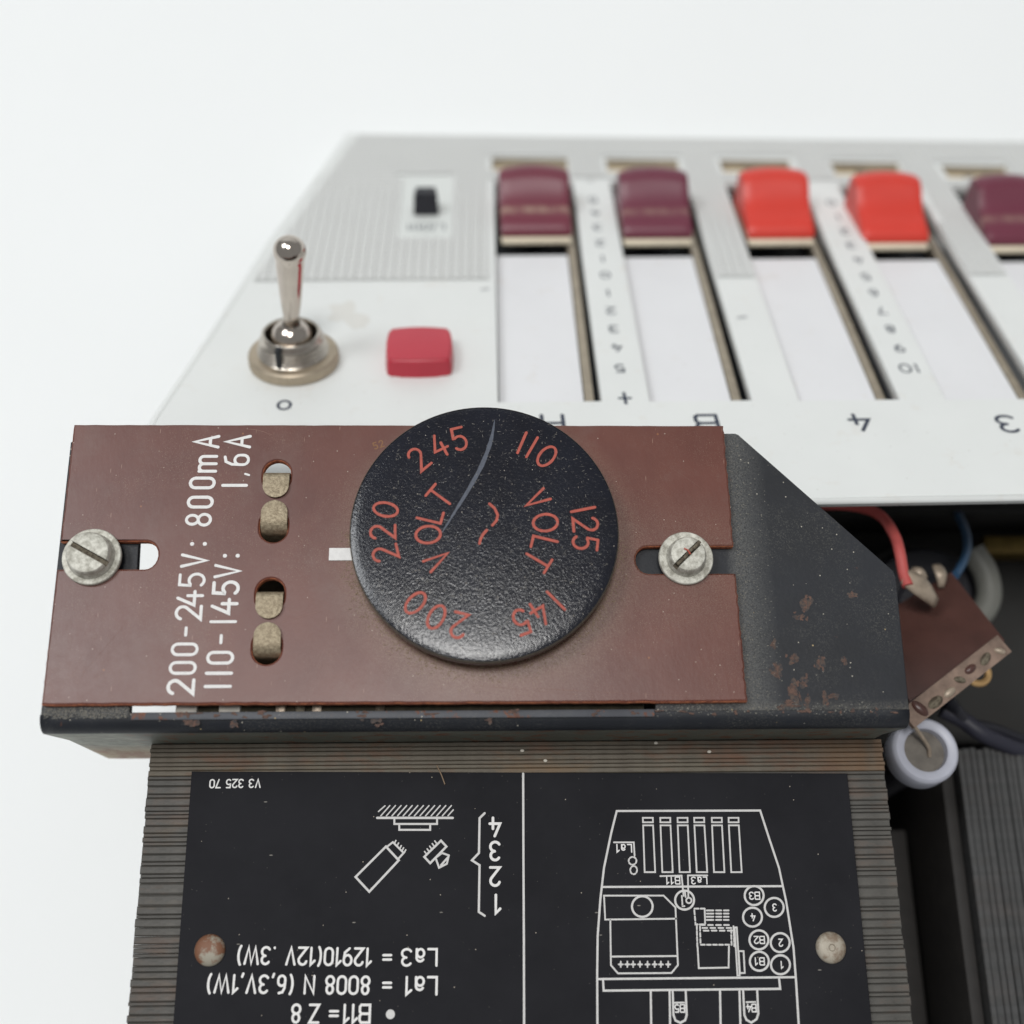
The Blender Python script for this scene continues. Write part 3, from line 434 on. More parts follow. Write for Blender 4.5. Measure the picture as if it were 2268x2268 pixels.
# ---- printed strokes: thin raised ink with round ends
class Ink:
    def __init__(s): s.v = []; s.f = []; s.k = 0; s.zf = None
    def stroke(s, pts, w, z, closed=False, widths=None, jit=0):
        P = [Vector((p[0], p[1])) for p in pts]
        Q = [P[0]]
        for p in P[1:]:
            if (p - Q[-1]).length > 1e-4: Q.append(p)
        P = Q
        if closed and (P[0] - P[-1]).length < 1e-4: P.pop()
        n = len(P)
        if n < 2: return
        zz = z + (s.k % 40) * .0012; s.k += 1
        L = []; Rr_ = []
        for i in range(n):
            a = P[i - 1] if (i or closed) else None; b = P[(i + 1) % n] if (i < n - 1 or closed) else None
            d1 = (P[i] - a).normalized() if a is not None else None; d2 = (b - P[i]).normalized() if b is not None else None
            d1 = d1 or d2; d2 = d2 or d1
            n1 = Vector((-d1.y, d1.x)); n2 = Vector((-d2.y, d2.x)); m = n1 + n2
            m = m.normalized() if m.length > .2 else n1
            c = max(.45, m.dot(n1)); hw = (widths[i] if widths else w) / 2 / c
            hw *= 1 + random.uniform(-jit, jit)
            L.append(P[i] + m * hw); Rr_.append(P[i] - m * hw)
        base = len(s.v)
        for a, b in zip(L, Rr_): s.v += [(a.x, a.y, zz), (b.x, b.y, zz)]
        for i in range(n if closed else n - 1):
            j = (i + 1) % n; s.f.append((base + 2 * i, base + 2 * i + 1, base + 2 * j + 1, base + 2 * j))
        if not closed:
            for i, dsg in ((0, -1), (n - 1, 1)):
                d = (P[0] - P[1]).normalized() if i == 0 else (P[-1] - P[-2]).normalized()
                hw = (widths[i] if widths else w) / 2; nn = Vector((-d.y, d.x)); b0 = len(s.v)
                for q in range(7):
                    t_ = math.pi * q / 6; r = P[i] + nn * hw * math.cos(t_) + d * hw * math.sin(t_); s.v.append((r.x, r.y, zz))
                s.f.append(tuple(range(b0, b0 + 7)))
    def build(s, name, mat, parent, off=(0, 0, 0), **k):
        if s.zf: s.v = [(a, b, s.zf(a, b) + (c % .05)) for a, b, c in s.v]
        me = mesh(name, s.v, s.f, off)
        bm = bmesh.new(); bm.from_mesh(me)
        bmesh.ops.recalc_face_normals(bm, faces=bm.faces)
        for f in bm.faces:
            if f.normal.z < 0: f.normal_flip()
        bm.to_mesh(me); bm.free()
        return link(name, me, mat, parent, **k)
def arc(cx, cy, rx, ry, a0, a1, n=12): return [(cx + rx * math.cos(math.radians(a0 + (a1 - a0) * i / n)), cy + ry * math.sin(math.radians(a0 + (a1 - a0) * i / n))) for i in range(n + 1)]
def stadium(w, h, cy=0, n=8):
    r = w / 2; return arc(0, cy + h / 2 - r, r, r, 0, 180, n) + arc(0, cy - h / 2 + r, r, r, 180, 360, n)
GL = {
 '0': [(1, arc(0, 0, .29, .5, 0, 360, 28))], 'O': [(1, arc(0, 0, .36, .5, 0, 360, 28))],
 '00': [(1, stadium(.44, 1))],
 '1': [(0, [(0, -.5), (0, .5)])],
 '2': [(0, arc(-.0, .24, .26, .26, 165, -35, 12) + [(-.26, -.5), (.28, -.5)])],
 '3': [(0, arc(0, .25, .25, .25, 150, -80, 10)), (0, arc(0, -.24, .27, .26, 85, -150, 10))],
 '4': [(0, [(.02, .5), (-.28, -.18), (.3, -.18)]), (0, [(.12, .1), (.12, -.5)])],
 '5': [(0, [(.24, .5), (-.19, .5), (-.22, .06)] + arc(0, -.19, .27, .31, 128, -140, 14))],
 '6': [(1, stadium(.44, .58, -.21)), (0, [(-.22, -.2), (-.2, .2), (-.08, .45), (.14, .5)])],
 '7': [(0, [(-.25, .5), (.26, .5), (-.06, -.5)])],
 '8': [(1, arc(0, .255, .2, .245, 0, 360, 18)), (1, arc(0, -.245, .24, .255, 0, 360, 18))],
 '9': [(1, arc(0, .2, .26, .3, 0, 360, 18)), (0, [(.26, .2), (.2, -.25), (-.1, -.5)])],
 'V': [(0, [(-.27, .5), (0, -.5), (.27, .5)])], 'L': [(0, [(-.2, .5), (-.2, -.5), (.27, -.5)])],
 'T': [(0, [(-.32, .5), (.32, .5)]), (0, [(0, .5), (0, -.5)])],
 'A': [(0, [(-.27, -.5), (0, .5), (.27, -.5)]), (0, [(-.17, -.16), (.17, -.16)])],
 'm': [(0, [(-.34, -.5), (-.34, .2)]), (0, [(-.34, .02)] + arc(-.17, .03, .17, .17, 170, 0, 8) + [(0, -.5)]), (0, [(0, .02)] + arc(.17, .03, .17, .17, 170, 0, 8) + [(.34, -.5)])],
 'H': [(0, [(-.3, -.5), (-.3, .5)]), (0, [(.3, -.5), (.3, .5)]), (0, [(-.3, 0), (.3, 0)])],
 'B': [(1, [(-.3, -.5), (-.3, .5), (.22, .5), (.3, .36), (.3, .12), (.2, 0), (.3, -.12), (.3, -.4), (.22, -.5)]), (0, [(-.3, 0), (.2, 0)])],
 'M': [(0, [(-.3, -.5), (-.3, .5), (0, -.1), (.3, .5), (.3, -.5)])], '/': [(0, [(-.2, -.5), (.2, .5)])],
 '1f': [(0, [(-.17, .26), (.08, .5), (.08, -.5)])], '0p': [(1, stadium(.52, 1))],
 'a': [(1, arc(-.02, -.25, .2, .25, 0, 360, 16)), (0, [(.2, -.5), (.2, .02)] + arc(0, .02, .2, .22, 0, 150, 8))],
 'N': [(0, [(-.28, -.5), (-.28, .5), (.28, -.5), (.28, .5)])], 'W': [(0, [(-.44, .5), (-.22, -.5), (0, .5), (.22, -.5), (.44, .5)])],
 'Z': [(0, [(-.27, .5), (.27, .5), (-.27, -.5), (.28, -.5)])], '=': [(0, [(-.24, .12), (.24, .12)]), (0, [(-.24, -.14), (.24, -.14)])],
 '(': [(0, arc(.3, 0, .38, .72, 130, 230, 10))], ')': [(0, arc(-.3, 0, .38, .72, 50, -50, 10))], '.': [(0, [(0, -.48), (0, -.46)])],
 '-': [(0, [(0 - .22, 0), (.22, 0)])], '+': [(0, [(-.3, 0), (.3, 0)]), (0, [(0, -.5), (0, .5)])],
 ':': [(0, [(0, .19), (0, .2)]), (0, [(0, -.29), (0, -.3)])], ',': [(0, [(.02, -.42), (-.04, -.6)])],
}
def glyph(ink, ch, x, y, h, ang, w, z, sx=1.0, jit=0):
    ca, sa = math.cos(ang), math.sin(ang)
    for closed, pts in GL[ch]:
        q = [(x + (p[0] * sx * h) * ca - p[1] * h * sa, y + (p[0] * sx * h) * sa + p[1] * h * ca) for p in pts]
        ink.stroke(q, w, z, bool(closed), jit=jit)

# ------------------------------------------------------------------ setting
bm = bmesh.new()   # seamless white table sweep
prof = [(-900, 0), (1200, 0)] + [(1200 + 600 * math.sin(a), 600 - 600 * math.cos(a)) for a in [math.pi / 2 * i / 14 for i in range(1, 15)]] + [(1800, 1800)]
va = [[bm.verts.new((x, y, z)) for y, z in prof] for x in (-1600, 1600)]
for i in range(len(prof) - 1): bm.faces.new((va[0][i], va[1][i], va[1][i + 1], va[0][i + 1]))
link('table_surface', bm_mesh('table_surface', bm), 'table_white', kind='structure', smooth=True)

# ------------------------------------------------------------------ black chassis tray under everything
ch = thing('chassis', 'black metal chassis tray in the shadow under the transformers and slider panel', 'chassis', (60, -30, 0))
off = (60, -30, 0)
box('tray_floor', (-32, 190, -120, 22, 3, 6), 'black_chassis', ch, bev=.5, off=off)
box('tray_wall', (-32, 190, 22.2, 25, 3, 40), 'black_chassis', ch, bev=.5, off=off)
box('inner_shelf', (60, 190, -24, 21.8, 6.3, 30), 'black_chassis', ch, bev=1, off=off)
for x in (-26, 180):
    for y in (-112, 14): box('foot', (x - 4, x + 4, y - 4, y + 4, 0.01, 2.99), 'black_plastic', ch, bev=.6, off=off)
box('inner_wall', (74.5, 77.5, -120, -36, 6.3, 26), 'bobbin', ch, bev=.4, off=off)

# ------------------------------------------------------------------ transformer with laminated core and label plate
X0, X1 = DATA['core'][0][0], DATA['core'][1][0]; ZT = 76.0; BY = -29.62
tr = thing('transformer', 'laminated mains transformer with black label plate, in front of the brown board', 'transformer', (6, -55, 6.3))
off = (6, -55, 6.3)
y = BY; ys = []
while y > -92:
    p = random.choice((.62, .75, .9)) if y > -34 else random.choice((.55, .8, 1.0, 1.15, 1.3, 1.7))
    ys.append((y, p)); y -= p
protos = []
for k in range(8):     # eight slightly different sheets, shared by all
    bm = bmesh.new(); jag = [random.uniform(-.12, .12) for _ in range(2)]
    hx0, hx1 = X0 + jag[0], X1 + jag[1]
    b = bmesh.new(); bmesh.ops.create_cube(b, size=1)
    for v in b.verts: v.co = Vector(((hx0 + hx1) / 2 + v.co.x * (hx1 - hx0), v.co.y, (ZT + 6.3) / 2 + v.co.z * (ZT - 6.3)))
    bmesh.ops.bevel(b, geom=[e for e in b.edges if all(v.co.z > 60 for v in e.verts)], offset=.16, segments=1, affect='EDGES')
    merge(bm, b)
    for v in bm.verts: v.co = Vector((v.co.x - 6, v.co.y, v.co.z - 6.3)) * MM
    me = bpy.data.meshes.new('lamination'); bm.to_mesh(me); bm.free(); me.materials.append(MAT['lamination_steel']); protos.append(me)
rusty = []
for me in protos:
    m2 = me.copy(); m2.materials.clear(); m2.materials.append(MAT['lamination_rusty']); rusty.append(m2)
for i, (y, p) in enumerate(ys):
    o = bpy.data.objects.new('lamination', (rusty if y > -34.2 else protos)[random.randrange(8)]); COL.objects.link(o); o.parent = tr
    o.location = (random.uniform(-.08, .08) * MM, (y - p / 2 + 55) * MM, random.uniform(-.09, .0) * (.5 if y > -34.2 else 1) * MM); o.scale = (1, p - (.025 if y > -34.2 else .035), 1)      # 0.1 mm gaps read as dark seams
PZ = ZT + .7
pc = DATA['plate']; x0, x1 = pc[0][0], pc[1][0]
pts = [(x0, pc[0][1]), (x1 + .1, pc[1][1]), (x1, -88), (x0 + .1, -88)]
lp = curve_plate('label_plate', pts, [], ZT + .02, PZ, .12, 'label_black', tr, off=off)
ink = Ink()
for wd, closed, pts in DATA['plate_lines']: ink.stroke(pts, wd, PZ + .03, closed, jit=.04)
bx, by = DATA['bullet']
n0 = len(ink.v); ink.v += [(bx + .68 * math.cos(a * math.pi / 12), by + .68 * math.sin(a * math.pi / 12), PZ + .05) for a in range(24)]; ink.f.append(tuple(range(n0, n0 + 24)))
ink.build('printed_diagram', 'print_white_thin', lp, off)
# plate lettering from the built-in font
WID = {'1': .34, ' ': .34, '(': .3, ')': .3, '.': .2, ',': .2, 'W': .95, 'a': .5, '=': .55, 'L': .52, 'V': .66, 'N': .66}
for s, A, B, cap in DATA['plate_text']:
    A_, B_ = Vector(A), Vector(B); d = B_ - A_; Ln = d.length; d.normalize(); nn = Vector((-d.y, d.x)); ang = math.atan2(d.y, d.x)
    adv = [WID.get(c, .58) for c in s]; gap = .17; tot = sum(adv) + gap * (len(s) - 1)
    sx = Ln / (tot * cap) if len(s) > 1 else 1.0
    k_ = Ink(); pos = 0; wst = min(.15 * cap, .54)
    if cap < 1.5: wst = .17 * cap
    for c, a_ in zip(s, adv):
        if c != ' ':
            m_ = (pos + a_ / 2) * cap * sx; q = A_ + d * m_ + nn * cap / 2
            key = {'1': '1f', '0': '0p'}.get(c, c)
            glyph(k_, key, q.x, q.y, cap * (1 if c != 'a' else 1), ang, wst, PZ + .085, min(1.15, max(.8, sx)))
        pos += a_ + gap
    k_.build('printed_text', 'print_white', lp, off)
for (rx, ry), lab in zip(DATA['rivets'], ('rusty rivet on the left of the label plate', 'clean grey rivet on the right of the label plate')):
    prof = [(2.35, 0), (2.35, .12), (2.2, .42), (1.8, .72), (1.2, .9), (.5, .97), (0, 1.0)]
    if rx > 0: prof = [(2.35, 0), (2.35, .12), (2.2, .42), (1.8, .72), (1.2, .84), (.55, .84), (.4, .6), (0, .55)]
    lathe('rivet', prof, 'rivet' if rx < 0 else 'rivet_clean', lp, Matrix.Translation(Vector((rx - off[0], ry - off[1], PZ + .04 - off[2])) * MM), seg=40, label=lab)

# ------------------------------------------------------------------ second transformer at the right
c2 = DATA['core2']; L0 = c2[0][0] - .6; zt2 = 48.0
t2 = thing('transformer', 'second transformer core with vertical sheets at the bottom right edge', 'transformer', (110, -55, 6.3))
off2 = (110, -55, 6.3)
xl0, xl1 = 88.6, 140
p2 = []
for k in range(5):
    bm = bmesh.new(); b = bmesh.new(); bmesh.ops.create_cube(b, size=1)
    ya, yb = -27.2 + random.uniform(-.3, .3), -100
    for v in b.verts: v.co = Vector((v.co.x, (ya + yb) / 2 + v.co.y * (ya - yb), 27.2 + v.co.z * 41.6))
    bmesh.ops.bevel(b, geom=[e for e in b.edges if all(v.co.z > 40 for v in e.verts)], offset=.15, segments=1, affect='EDGES')
    merge(bm, b)
    for v in bm.verts: v.co = Vector((v.co.x * MM, (v.co.y + 55) * MM, (v.co.z - 6.3) * MM))
    me = bpy.data.meshes.new('lamination'); bm.to_mesh(me); bm.free(); me.materials.append(MAT['lamination_dark']); p2.append(me)
x = xl0
while x < xl1:
    p = random.uniform(.9, 1.5)
    o = bpy.data.objects.new('lamination', p2[random.randrange(5)]); COL.objects.link(o); o.parent = t2
    o.location = ((x + p / 2 - 110) * MM, 0, random.uniform(-.25, 0) * MM); o.scale = (p - .1, 1, 1); x += p
box('clamp_strip', (86.0, 88.3, -100, -27.6, 6.4, 45.5), 'bobbin', t2, bev=.3, off=off2)
box('coil_bobbin', (78.5, 85.6, -92, -40, 6.4, 24), 'bobbin', t2, bev=.6, off=off2)

# ------------------------------------------------------------------ bracket (folded black sheet)
ZK = 93.4
br = thing('bracket', 'black folded sheet metal bracket with a cut corner, carrying the brown board', 'bracket', (0, -28, 50))
off = (0, -28, 50)
FY = -29.5
top = [(-66.0, FY + 1.6), (-66.3, 16.0), (-64, 17.2), (41.1, 17.5), (41.6, 17.3), (64.5, -6.0), (64.75, -7.0), (64.4, FY + 1.6)]
opening = [(-54.6, 15.0), (18, 15.0), (22.5, 10), (22.5, -20), (25.9, -24.6), (25.8, FY + 1.95), (-52.9, FY + 1.95)]
hole_l = []
topo = curve_plate('top_plate', top, [opening], ZK - 1.5, ZK, .12, 'bracket_top', br, off=off)
# fold and flange as one bent sheet
bm = bmesh.new(); R0 = 2.4; prof = [(FY + 1.65, ZK - .06)]
for i in range(9):
    a = math.pi / 2 * i / 8; prof.append((FY + 1.6 - R0 * math.sin(a), ZK - R0 - .06 + R0 * math.cos(a)))
prof += [(FY - .03, 80), (FY - .05, 72), (FY - .08, 66), (FY - .1, 59.6)]
inner = [(yy + .0, zz) for yy, zz in prof]
nseg = 60; rows = []
for i in range(nseg + 1):
    f = i / nseg; row = []
    for j, (yy, zz) in enumerate(prof):
        t_ = max(0, (ZK - zz) / (ZK - 60)); xa = -66.1 + .7 * t_; xb = 64.45 - .4 * t_
        wob = .12 * math.sin(i * 1.7) + .1 * random.random() if j > 2 else 0
        zz2 = zz + (random.uniform(-.25, .25) if j == len(prof) - 1 else 0)
        row.append(bm.verts.new((xa + (xb - xa) * f, yy, zz2)))
    rows.append(row)
for a, b in zip(rows[:-1], rows[1:]):
    for j in range(len(prof) - 1): bm.faces.new((a[j], a[j + 1], b[j + 1], b[j]))
bmesh.ops.recalc_face_normals(bm, faces=bm.faces)
bm.normal_update()
if bm.faces[-1].normal.y > 0:
    for f in bm.faces: f.normal_flip()
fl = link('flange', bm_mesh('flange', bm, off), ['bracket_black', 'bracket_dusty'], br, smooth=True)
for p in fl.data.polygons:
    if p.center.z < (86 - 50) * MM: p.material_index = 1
sm = fl.modifiers.new('thickness', 'SOLIDIFY'); sm.thickness = 1.3 * MM; sm.offset = -1
# raised rim along the front of the opening, coloured lighter for the light it catches
box('opening_rim', (-52.6, 25.6, FY + .75, FY + 1.9, ZK - .1, ZK + .3), 'bracket_lit_rusty', br, bev=.15, off=off)
# dust line on the bracket beside the board
ds = Ink()
def scatter(x0, x1, y0, y1, n, z, s0, s1, fn=None):
    for _ in range(n):
        x, y = random.uniform(x0, x1), random.uniform(y0, y1)
        if fn and not fn(x, y): continue
        r = random.uniform(s0, s1); a = random.uniform(0, 6.3); b0 = len(ds.v); k_ = random.uniform(.3, 1)
        for q in range(5): ds.v.append((x + r * math.cos(a + q * 1.257), y + r * k_ * math.sin(a + q * 1.257), z + random.uniform(.0, .05)))
        ds.f.append(tuple(range(b0, b0 + 5)))
scatter(39.6, 45.5, -26, 16.5, 3600, ZK + .03, .04, .16, lambda x, y: x + y < 57 and random.random() < math.exp(-(x - 39.6) / 1.9))
scatter(26, 60, -28.8, -26.4, 1300, ZK + .03, .04, .18, lambda x, y: random.random() < math.exp(-((y + 27.5) / .7) ** 2) * (.35 + .65 * math.sin(x * .9) ** 2) * (1.3 - (x - 26) / 40))
scatter(-65.5, -53, -28.4, -26.8, 900, ZK + .03, .05, .2)
ds.build('dust', 'dust', br, off, kind='stuff')
# rust bitten through the paint
rs_ = Ink()
def blot(x, y, rx, ry, a, z, into, n=22):
    b0 = len(into.v); ph = [random.uniform(0, 6.28) for _ in range(4)]
    for q in range(n):
        t_ = 2 * math.pi * q / n; r = 1 + .28 * math.sin(2 * t_ + ph[0]) + .22 * math.sin(3 * t_ + ph[1]) + .16 * math.sin(5 * t_ + ph[2]) + random.uniform(-.12, .12)
        px, py = rx * r * math.cos(t_), ry * r * math.sin(t_); into.v.append((x + px * math.cos(a) - py * math.sin(a), y + px * math.sin(a) + py * math.cos(a), z))
    into.f.append(tuple(range(b0, b0 + n)))
k_ = 0
for (x, y, rx, ry, a) in DATA['rust']:
    for _ in range(7):
        k_ += 1; blot(x + random.gauss(0, rx * .5), y + random.gauss(0, ry * .5), rx * random.uniform(.16, .42), ry * random.uniform(.16, .42), a + random.uniform(-.5, .5), ZK + .014 + k_ * .0006, rs_)
rh_ = Ink()
for i, (x, y, rx, ry, a) in enumerate(DATA['rust']): blot(x, y, rx * .95, ry * .95, a, ZK + .006 + i * .0002, rh_)
rh_.build('rust_stains', 'rust_halo', br, off, kind='stuff')
for x in (-44, -42.5, -38, -33, -20, -8, 3, 17, 24, 33, 38, 47, 55, 60):
    for _ in range(3): k_ += 1; blot(x + random.gauss(0, 1.2), FY + 1.3 + random.uniform(-.25, .5), random.uniform(.15, .7), random.uniform(.1, .3), 0, ZK + .31 + k_ * .0004 if x < 25 else ZK + .02 + k_ * .0006, rs_, 14)
rs_.build('rust_spots', 'rust', br, off, kind='stuff')

# ------------------------------------------------------------------ brown board
ZB = 95.0
bd = thing('voltage_board', 'brown fibre board printed with fuse ratings, screwed to the black bracket', 'board', (-13, -4, ZK))
off = (-13, -4, ZK)
def rough_line(a, b, n, amp):
    out = []
    for i in range(n):
        f = i / n; dx, dy = b[0] - a[0], b[1] - a[1]; L_ = math.hypot(dx, dy)
        j = random.uniform(-amp, amp) if 0 < i else 0
        out.append((a[0] + dx * f - dy / L_ * j, a[1] + dy * f + dx / L_ * j))
    return out
lx = -65.55; rx_ = 39.1
sl = arc(-52.3, -3.5, 1.95, 2.25, 90, -90, 10)          # left slot end (rounded, to the right)
sr = arc(25.6, -4.55, 2.0, 2.2, 270, 90, 10)            # right slot end (rounded, to the left)
out = rough_line((lx, 18.45), (38.93, 18.25), 60, .03) + rough_line((38.95, 18.25), (39.12, -2.25), 34, .1)
out += [(39.1, -2.35)] + sr[::-1] + [(39.1, -6.75)] + rough_line((39.14, -6.8), (39.45, -26.75), 34, .1)
out += rough_line((39.45, -26.8), (lx, -26.65), 70, .05) + rough_line((lx, -26.6), (lx, -5.75), 30, .05)
out += [(lx, -5.75)] + sl[::-1] + [(lx, -1.25)] + rough_line((lx, -1.2), (lx, 18.4), 30, .05)
def capsule(cx, cy, w_, h_):
    r = w_ / 2; return arc(cx, cy + h_ / 2 - r, r, r, 0, 180, 12) + arc(cx, cy - h_ / 2 + r, r, r, 180, 360, 12)
HX = -32.75
# hole pairs: (outer end y, inner end y)
pairs = [(12.2, -1.45), (-7.3, -20.75)]
holes = []
for yt, yb in pairs:
    holes.append(capsule(HX, yt - 2.6, 4.35, 5.2)); holes.append(capsule(HX - .05, yb + 2.6, 4.35, 5.2))
curve_plate('board_plate', out, holes, ZK + .03, ZB, .30, 'phenolic', bd, off=off, edge_mat='phenolic_edge')
ink = Ink()
for ch_, x, y in DATA['board_text']:
    h = 3.72 if ch_ not in 'm-:,' else 3.72
    c = '00' if ch_ == '0' else ch_
    x_ = (-45.25 + (y + 25) * .026) if x < -42 else (-39.75 + (y + 25) * .014)
    if ch_ == '-': glyph(ink, ch_, x_ - .1, y, 3.4, math.pi / 2, .46, ZB + .02, .75)
    elif ch_ == ':':
        glyph(ink, ch_, x_ + .2, y, 4.0, math.pi / 2, .62, ZB + .02)
    elif ch_ == ',': glyph(ink, ch_, x_ + .1, y, 3.4, math.pi / 2, .34, ZB + .02)
    elif ch_ == 'm': glyph(ink, ch_, x_, y, h, math.pi / 2, .5, ZB + .02, 1.0)
    else: glyph(ink, c, x_, y, h, math.pi / 2, .47 + random.uniform(-.03, .05), ZB + .02, .92 if ch_ in 'VA' else 1.0, jit=.06)
mk = DATA['mark']
ink.v += [(-24.0, -4.5, ZB + .16), (-19.9, -4.5, ZB + .16), (-19.9, -2.5, ZB + .16), (-24.0, -2.5, ZB + .16)]; n_ = len(ink.v); ink.f.append((n_ - 4, n_ - 3, n_ - 2, n_ - 1))
ink.build('printed_ratings', 'print_white', bd, off)
ink = Ink(); sx_, sy_ = DATA['stamp']
glyph(ink, '5', sx_ - .6, sy_ - .2, 1.1, .35, .2, ZB + .02); glyph(ink, '2', sx_ + .35, sy_ + .15, 1.1, .35, .2, ZB + .02)
ink.build('ink_stamp', 'stamp_ochre', bd, off)

hs = Ink()
for (x0_, y0_, x1_, y1_, w_) in ((-30.6, -14.2, -25.2, -12.6, .05), (8, -24.6, 33, -26.0, .05), (-2, -24.0, 14, -25.6, .04), (-60, -22, -54, -14, .04), (-38, 17.6, -34, 16.6, .09), (28, 12, 35, 7, .03), (-20, 8, -22.5, 2, .05), (-27, 14, -29, 3, .03), (-25.5, 12, -28, -6, .03)):
    n_ = 9; bow = random.uniform(-.35, .35)
    hs.stroke([(x0_ + (x1_ - x0_) * q / n_, y0_ + (y1_ - y0_) * q / n_ + bow * math.sin(math.pi * q / n_)) for q in range(n_ + 1)], w_, ZB + .012, widths=[w_ * random.uniform(.4, 1.2) for _ in range(n_ + 1)])
hs.build('hairline_scratches', 'scratch_brown', bd, off, kind='stuff')
# brass fuse contacts: four folded tabs coming up through the holes
def make_contact(label, cy, direction, mat='brass_tab'):
    """tip end at cy, strip runs away in +-y then bends down into the hole"""
    o_ = thing('fuse_contact', label, 'contact', (HX, cy, ZB), None, 'brass fuse contacts folded over the board')
    W_ = 2.06; r = 1.1 if direction > 0 else 2.2; prof = []; th = .45; d = direction
    bm = bmesh.new(); prof = []; L_ = 3.35 if direction > 0 else 3.0
    for i in range(9):          # rounded tip as width change
        a = math.pi / 2 * i / 8; prof.append((d * (W_ - W_ * math.cos(a)), .55, W_ * math.sin(a) if i else .25))
    prof.append((d * L_, .55, W_))
    for i in range(1, 9):
        a = math.pi / 2 * i / 8; prof.append((d * (L_ + r * math.sin(a)), .55 - r * (1 - math.cos(a)), W_))
    prof.append((d * (L_ + r + .05), -9, W_))
    rows = []
    for (yy, zz, ww) in prof: rows.append([bm.verts.new((sx * ww, yy, zz + .06 * (1 - abs(sx)))) for sx in (-1, -.5, 0, .5, 1)])
    for a, b in zip(rows[:-1], rows[1:]):
        for j in range(4): bm.faces.new((a[j], a[j + 1], b[j + 1], b[j]))
    bmesh.ops.recalc_face_normals(bm, faces=bm.faces); bm.normal_update()
    if sum(f.normal.z for f in bm.faces) < 0:
        for f in bm.faces: f.normal_flip()
    m = link('tab', bm_mesh('tab', bm), mat, o_, smooth=True)
    s = m.modifiers.new('thickness', 'SOLIDIFY'); s.thickness = th * MM; s.offset = -1
    bvm = m.modifiers.new('soft', 'BEVEL'); bvm.width = .1 * MM; bvm.segments = 2
    box('solder_leg', (-1.2, 1.2, d * (L_ + r) - .9 - .3, d * (L_ + r) - .9 + .3, -17, -7), 'zinc_dirty', o_, bev=.1)
    return o_
make_contact('uppermost brass tab, its straight end in the upper hole under 1.6A', 5.75, 1)
make_contact('brass tab second from the top, tip touching the uppermost tab', 5.3, -1)
make_contact('brass tab third from the top, upper one of the lower pair', -13.8, 1)
make_contact('lowest brass tab on the brown board, bent down into its hole', -14.35, -1)
# switch body under the board, seen through the opening
sb = thing('selector_body', 'dark brown selector switch body under the board, seen through the bracket opening', 'switch', (0, -2, 82))
box('housing', (-47, 22, -22, 12.6, 66, 84), 'grime', sb, bev=.6, off=(0, -2, 82))
box('front_rib', (-44.5, 24.5, -27.4, -22.3, 70, 90.6), 'grime', sb, bev=.4, off=(0, -2, 82))
for xx, m_ in ((-46, 'white_block'), (-39.5, 'white_block'), (-31, 'solder'), (-28, 'zinc_dirty'), (-25.5, 'solder'), (-16, 'zinc_dirty')):
    box('terminal', (xx - .6, xx + (2.6 if m_ == 'white_block' else .9), -27.7, -25.6, 84, 91.6), m_, sb, bev=.2, off=(0, -2, 82))

# screws
def screw(label, cx, cy, ang, rw, rh, dirty):
    o_ = thing('screw', label, 'screw', (cx, cy, ZB + .02), Matrix.Rotation(ang, 3, 'Z'), 'slotted screws at the two ends of the board')
    lathe('washer', [(2.2, 0), (rw - .15, 0), (rw, .12), (rw, .65), (rw - .12, .8), (2.4, .8), (2.2, .65), (2.2, 0)], 'zinc', o_, seg=56)
    # cheese head with a real slot cut across: two half domes on a core
    hw = .42; top = 3.0; dep = 1.15
    bm = lathe_bm([(rh + .25, .82), (rh + .25, 1.15), (rh, 1.5), (rh - .02, top - .45), (rh - .25, top - .12), (rh - .7, top), (0, top)], 56)
    bmesh.ops.bisect_plane(bm, geom=bm.verts[:] + bm.edges[:] + bm.faces[:], plane_co=(0, hw, 0), plane_no=(0, 1, 0), clear_inner=False)
    bmesh.ops.bisect_plane(bm, geom=bm.verts[:] + bm.edges[:] + bm.faces[:], plane_co=(0, -hw, 0), plane_no=(0, 1, 0), clear_inner=False)
    bmesh.ops.bisect_plane(bm, geom=bm.verts[:] + bm.edges[:] + bm.faces[:], plane_co=(0, 0, top - dep), plane_no=(0, 0, 1))
    kill = [f for f in bm.faces if abs(f.calc_center_median().y) < hw - 1e-4 and f.calc_center_median().z > top - dep]
    bmesh.ops.delete(bm, geom=kill, context='FACES')
    link('head', bm_mesh('head', bm), 'zinc', o_, smooth=True)
    bm = bmesh.new()
    xr = math.sqrt(rh * rh - hw * hw)
    V_ = lambda x, y, z: bm.verts.new((x, y, z))
    bm.faces.new((V_(-xr, -hw, top - dep), V_(xr, -hw, top - dep), V_(xr, hw, top - dep), V_(-xr, hw, top - dep)))
    for s in (-1, 1): bm.faces.new((V_(-xr, s * hw, top - dep), V_(xr, s * hw, top - dep), V_(xr - .2, s * hw, top - .05), V_(-xr + .2, s * hw, top - .05)))
    link('slot', bm_mesh('slot', bm), 'zinc_dirty', o_)
    lathe('shank', [(0, -12), (1.75, -12), (1.75, .81), (0, .815)], 'zinc_dirty', o_, seg=24)
    return o_
(s1x, s1y), (s2x, s2y) = DATA['screws']
screw('grey slotted screw at the left end of the brown board, slot running down right', s1x, s1y, math.radians(-29), 4.5, 3.35, 0)
s2 = screw('smaller slotted screw at the right end of the board, rust in its slot', s2x, s2y, math.radians(44), 4.25, 2.85, 1)
tube('rust_sliver', [(-2.4, .1, 2.6), (-1, -.05, 2.75), (.4, .15, 2.7), (1.6, 0, 2.9), (2.7, .1, 3.0)], .3, 'zinc_dirty', s2, seg=8, n=4)
tube('copper_fibre', [(.1, 1.0, 3.05), (.25, .4, 3.2), (.1, -.3, 3.1)], .13, 'print_red', s2, seg=8, n=4)

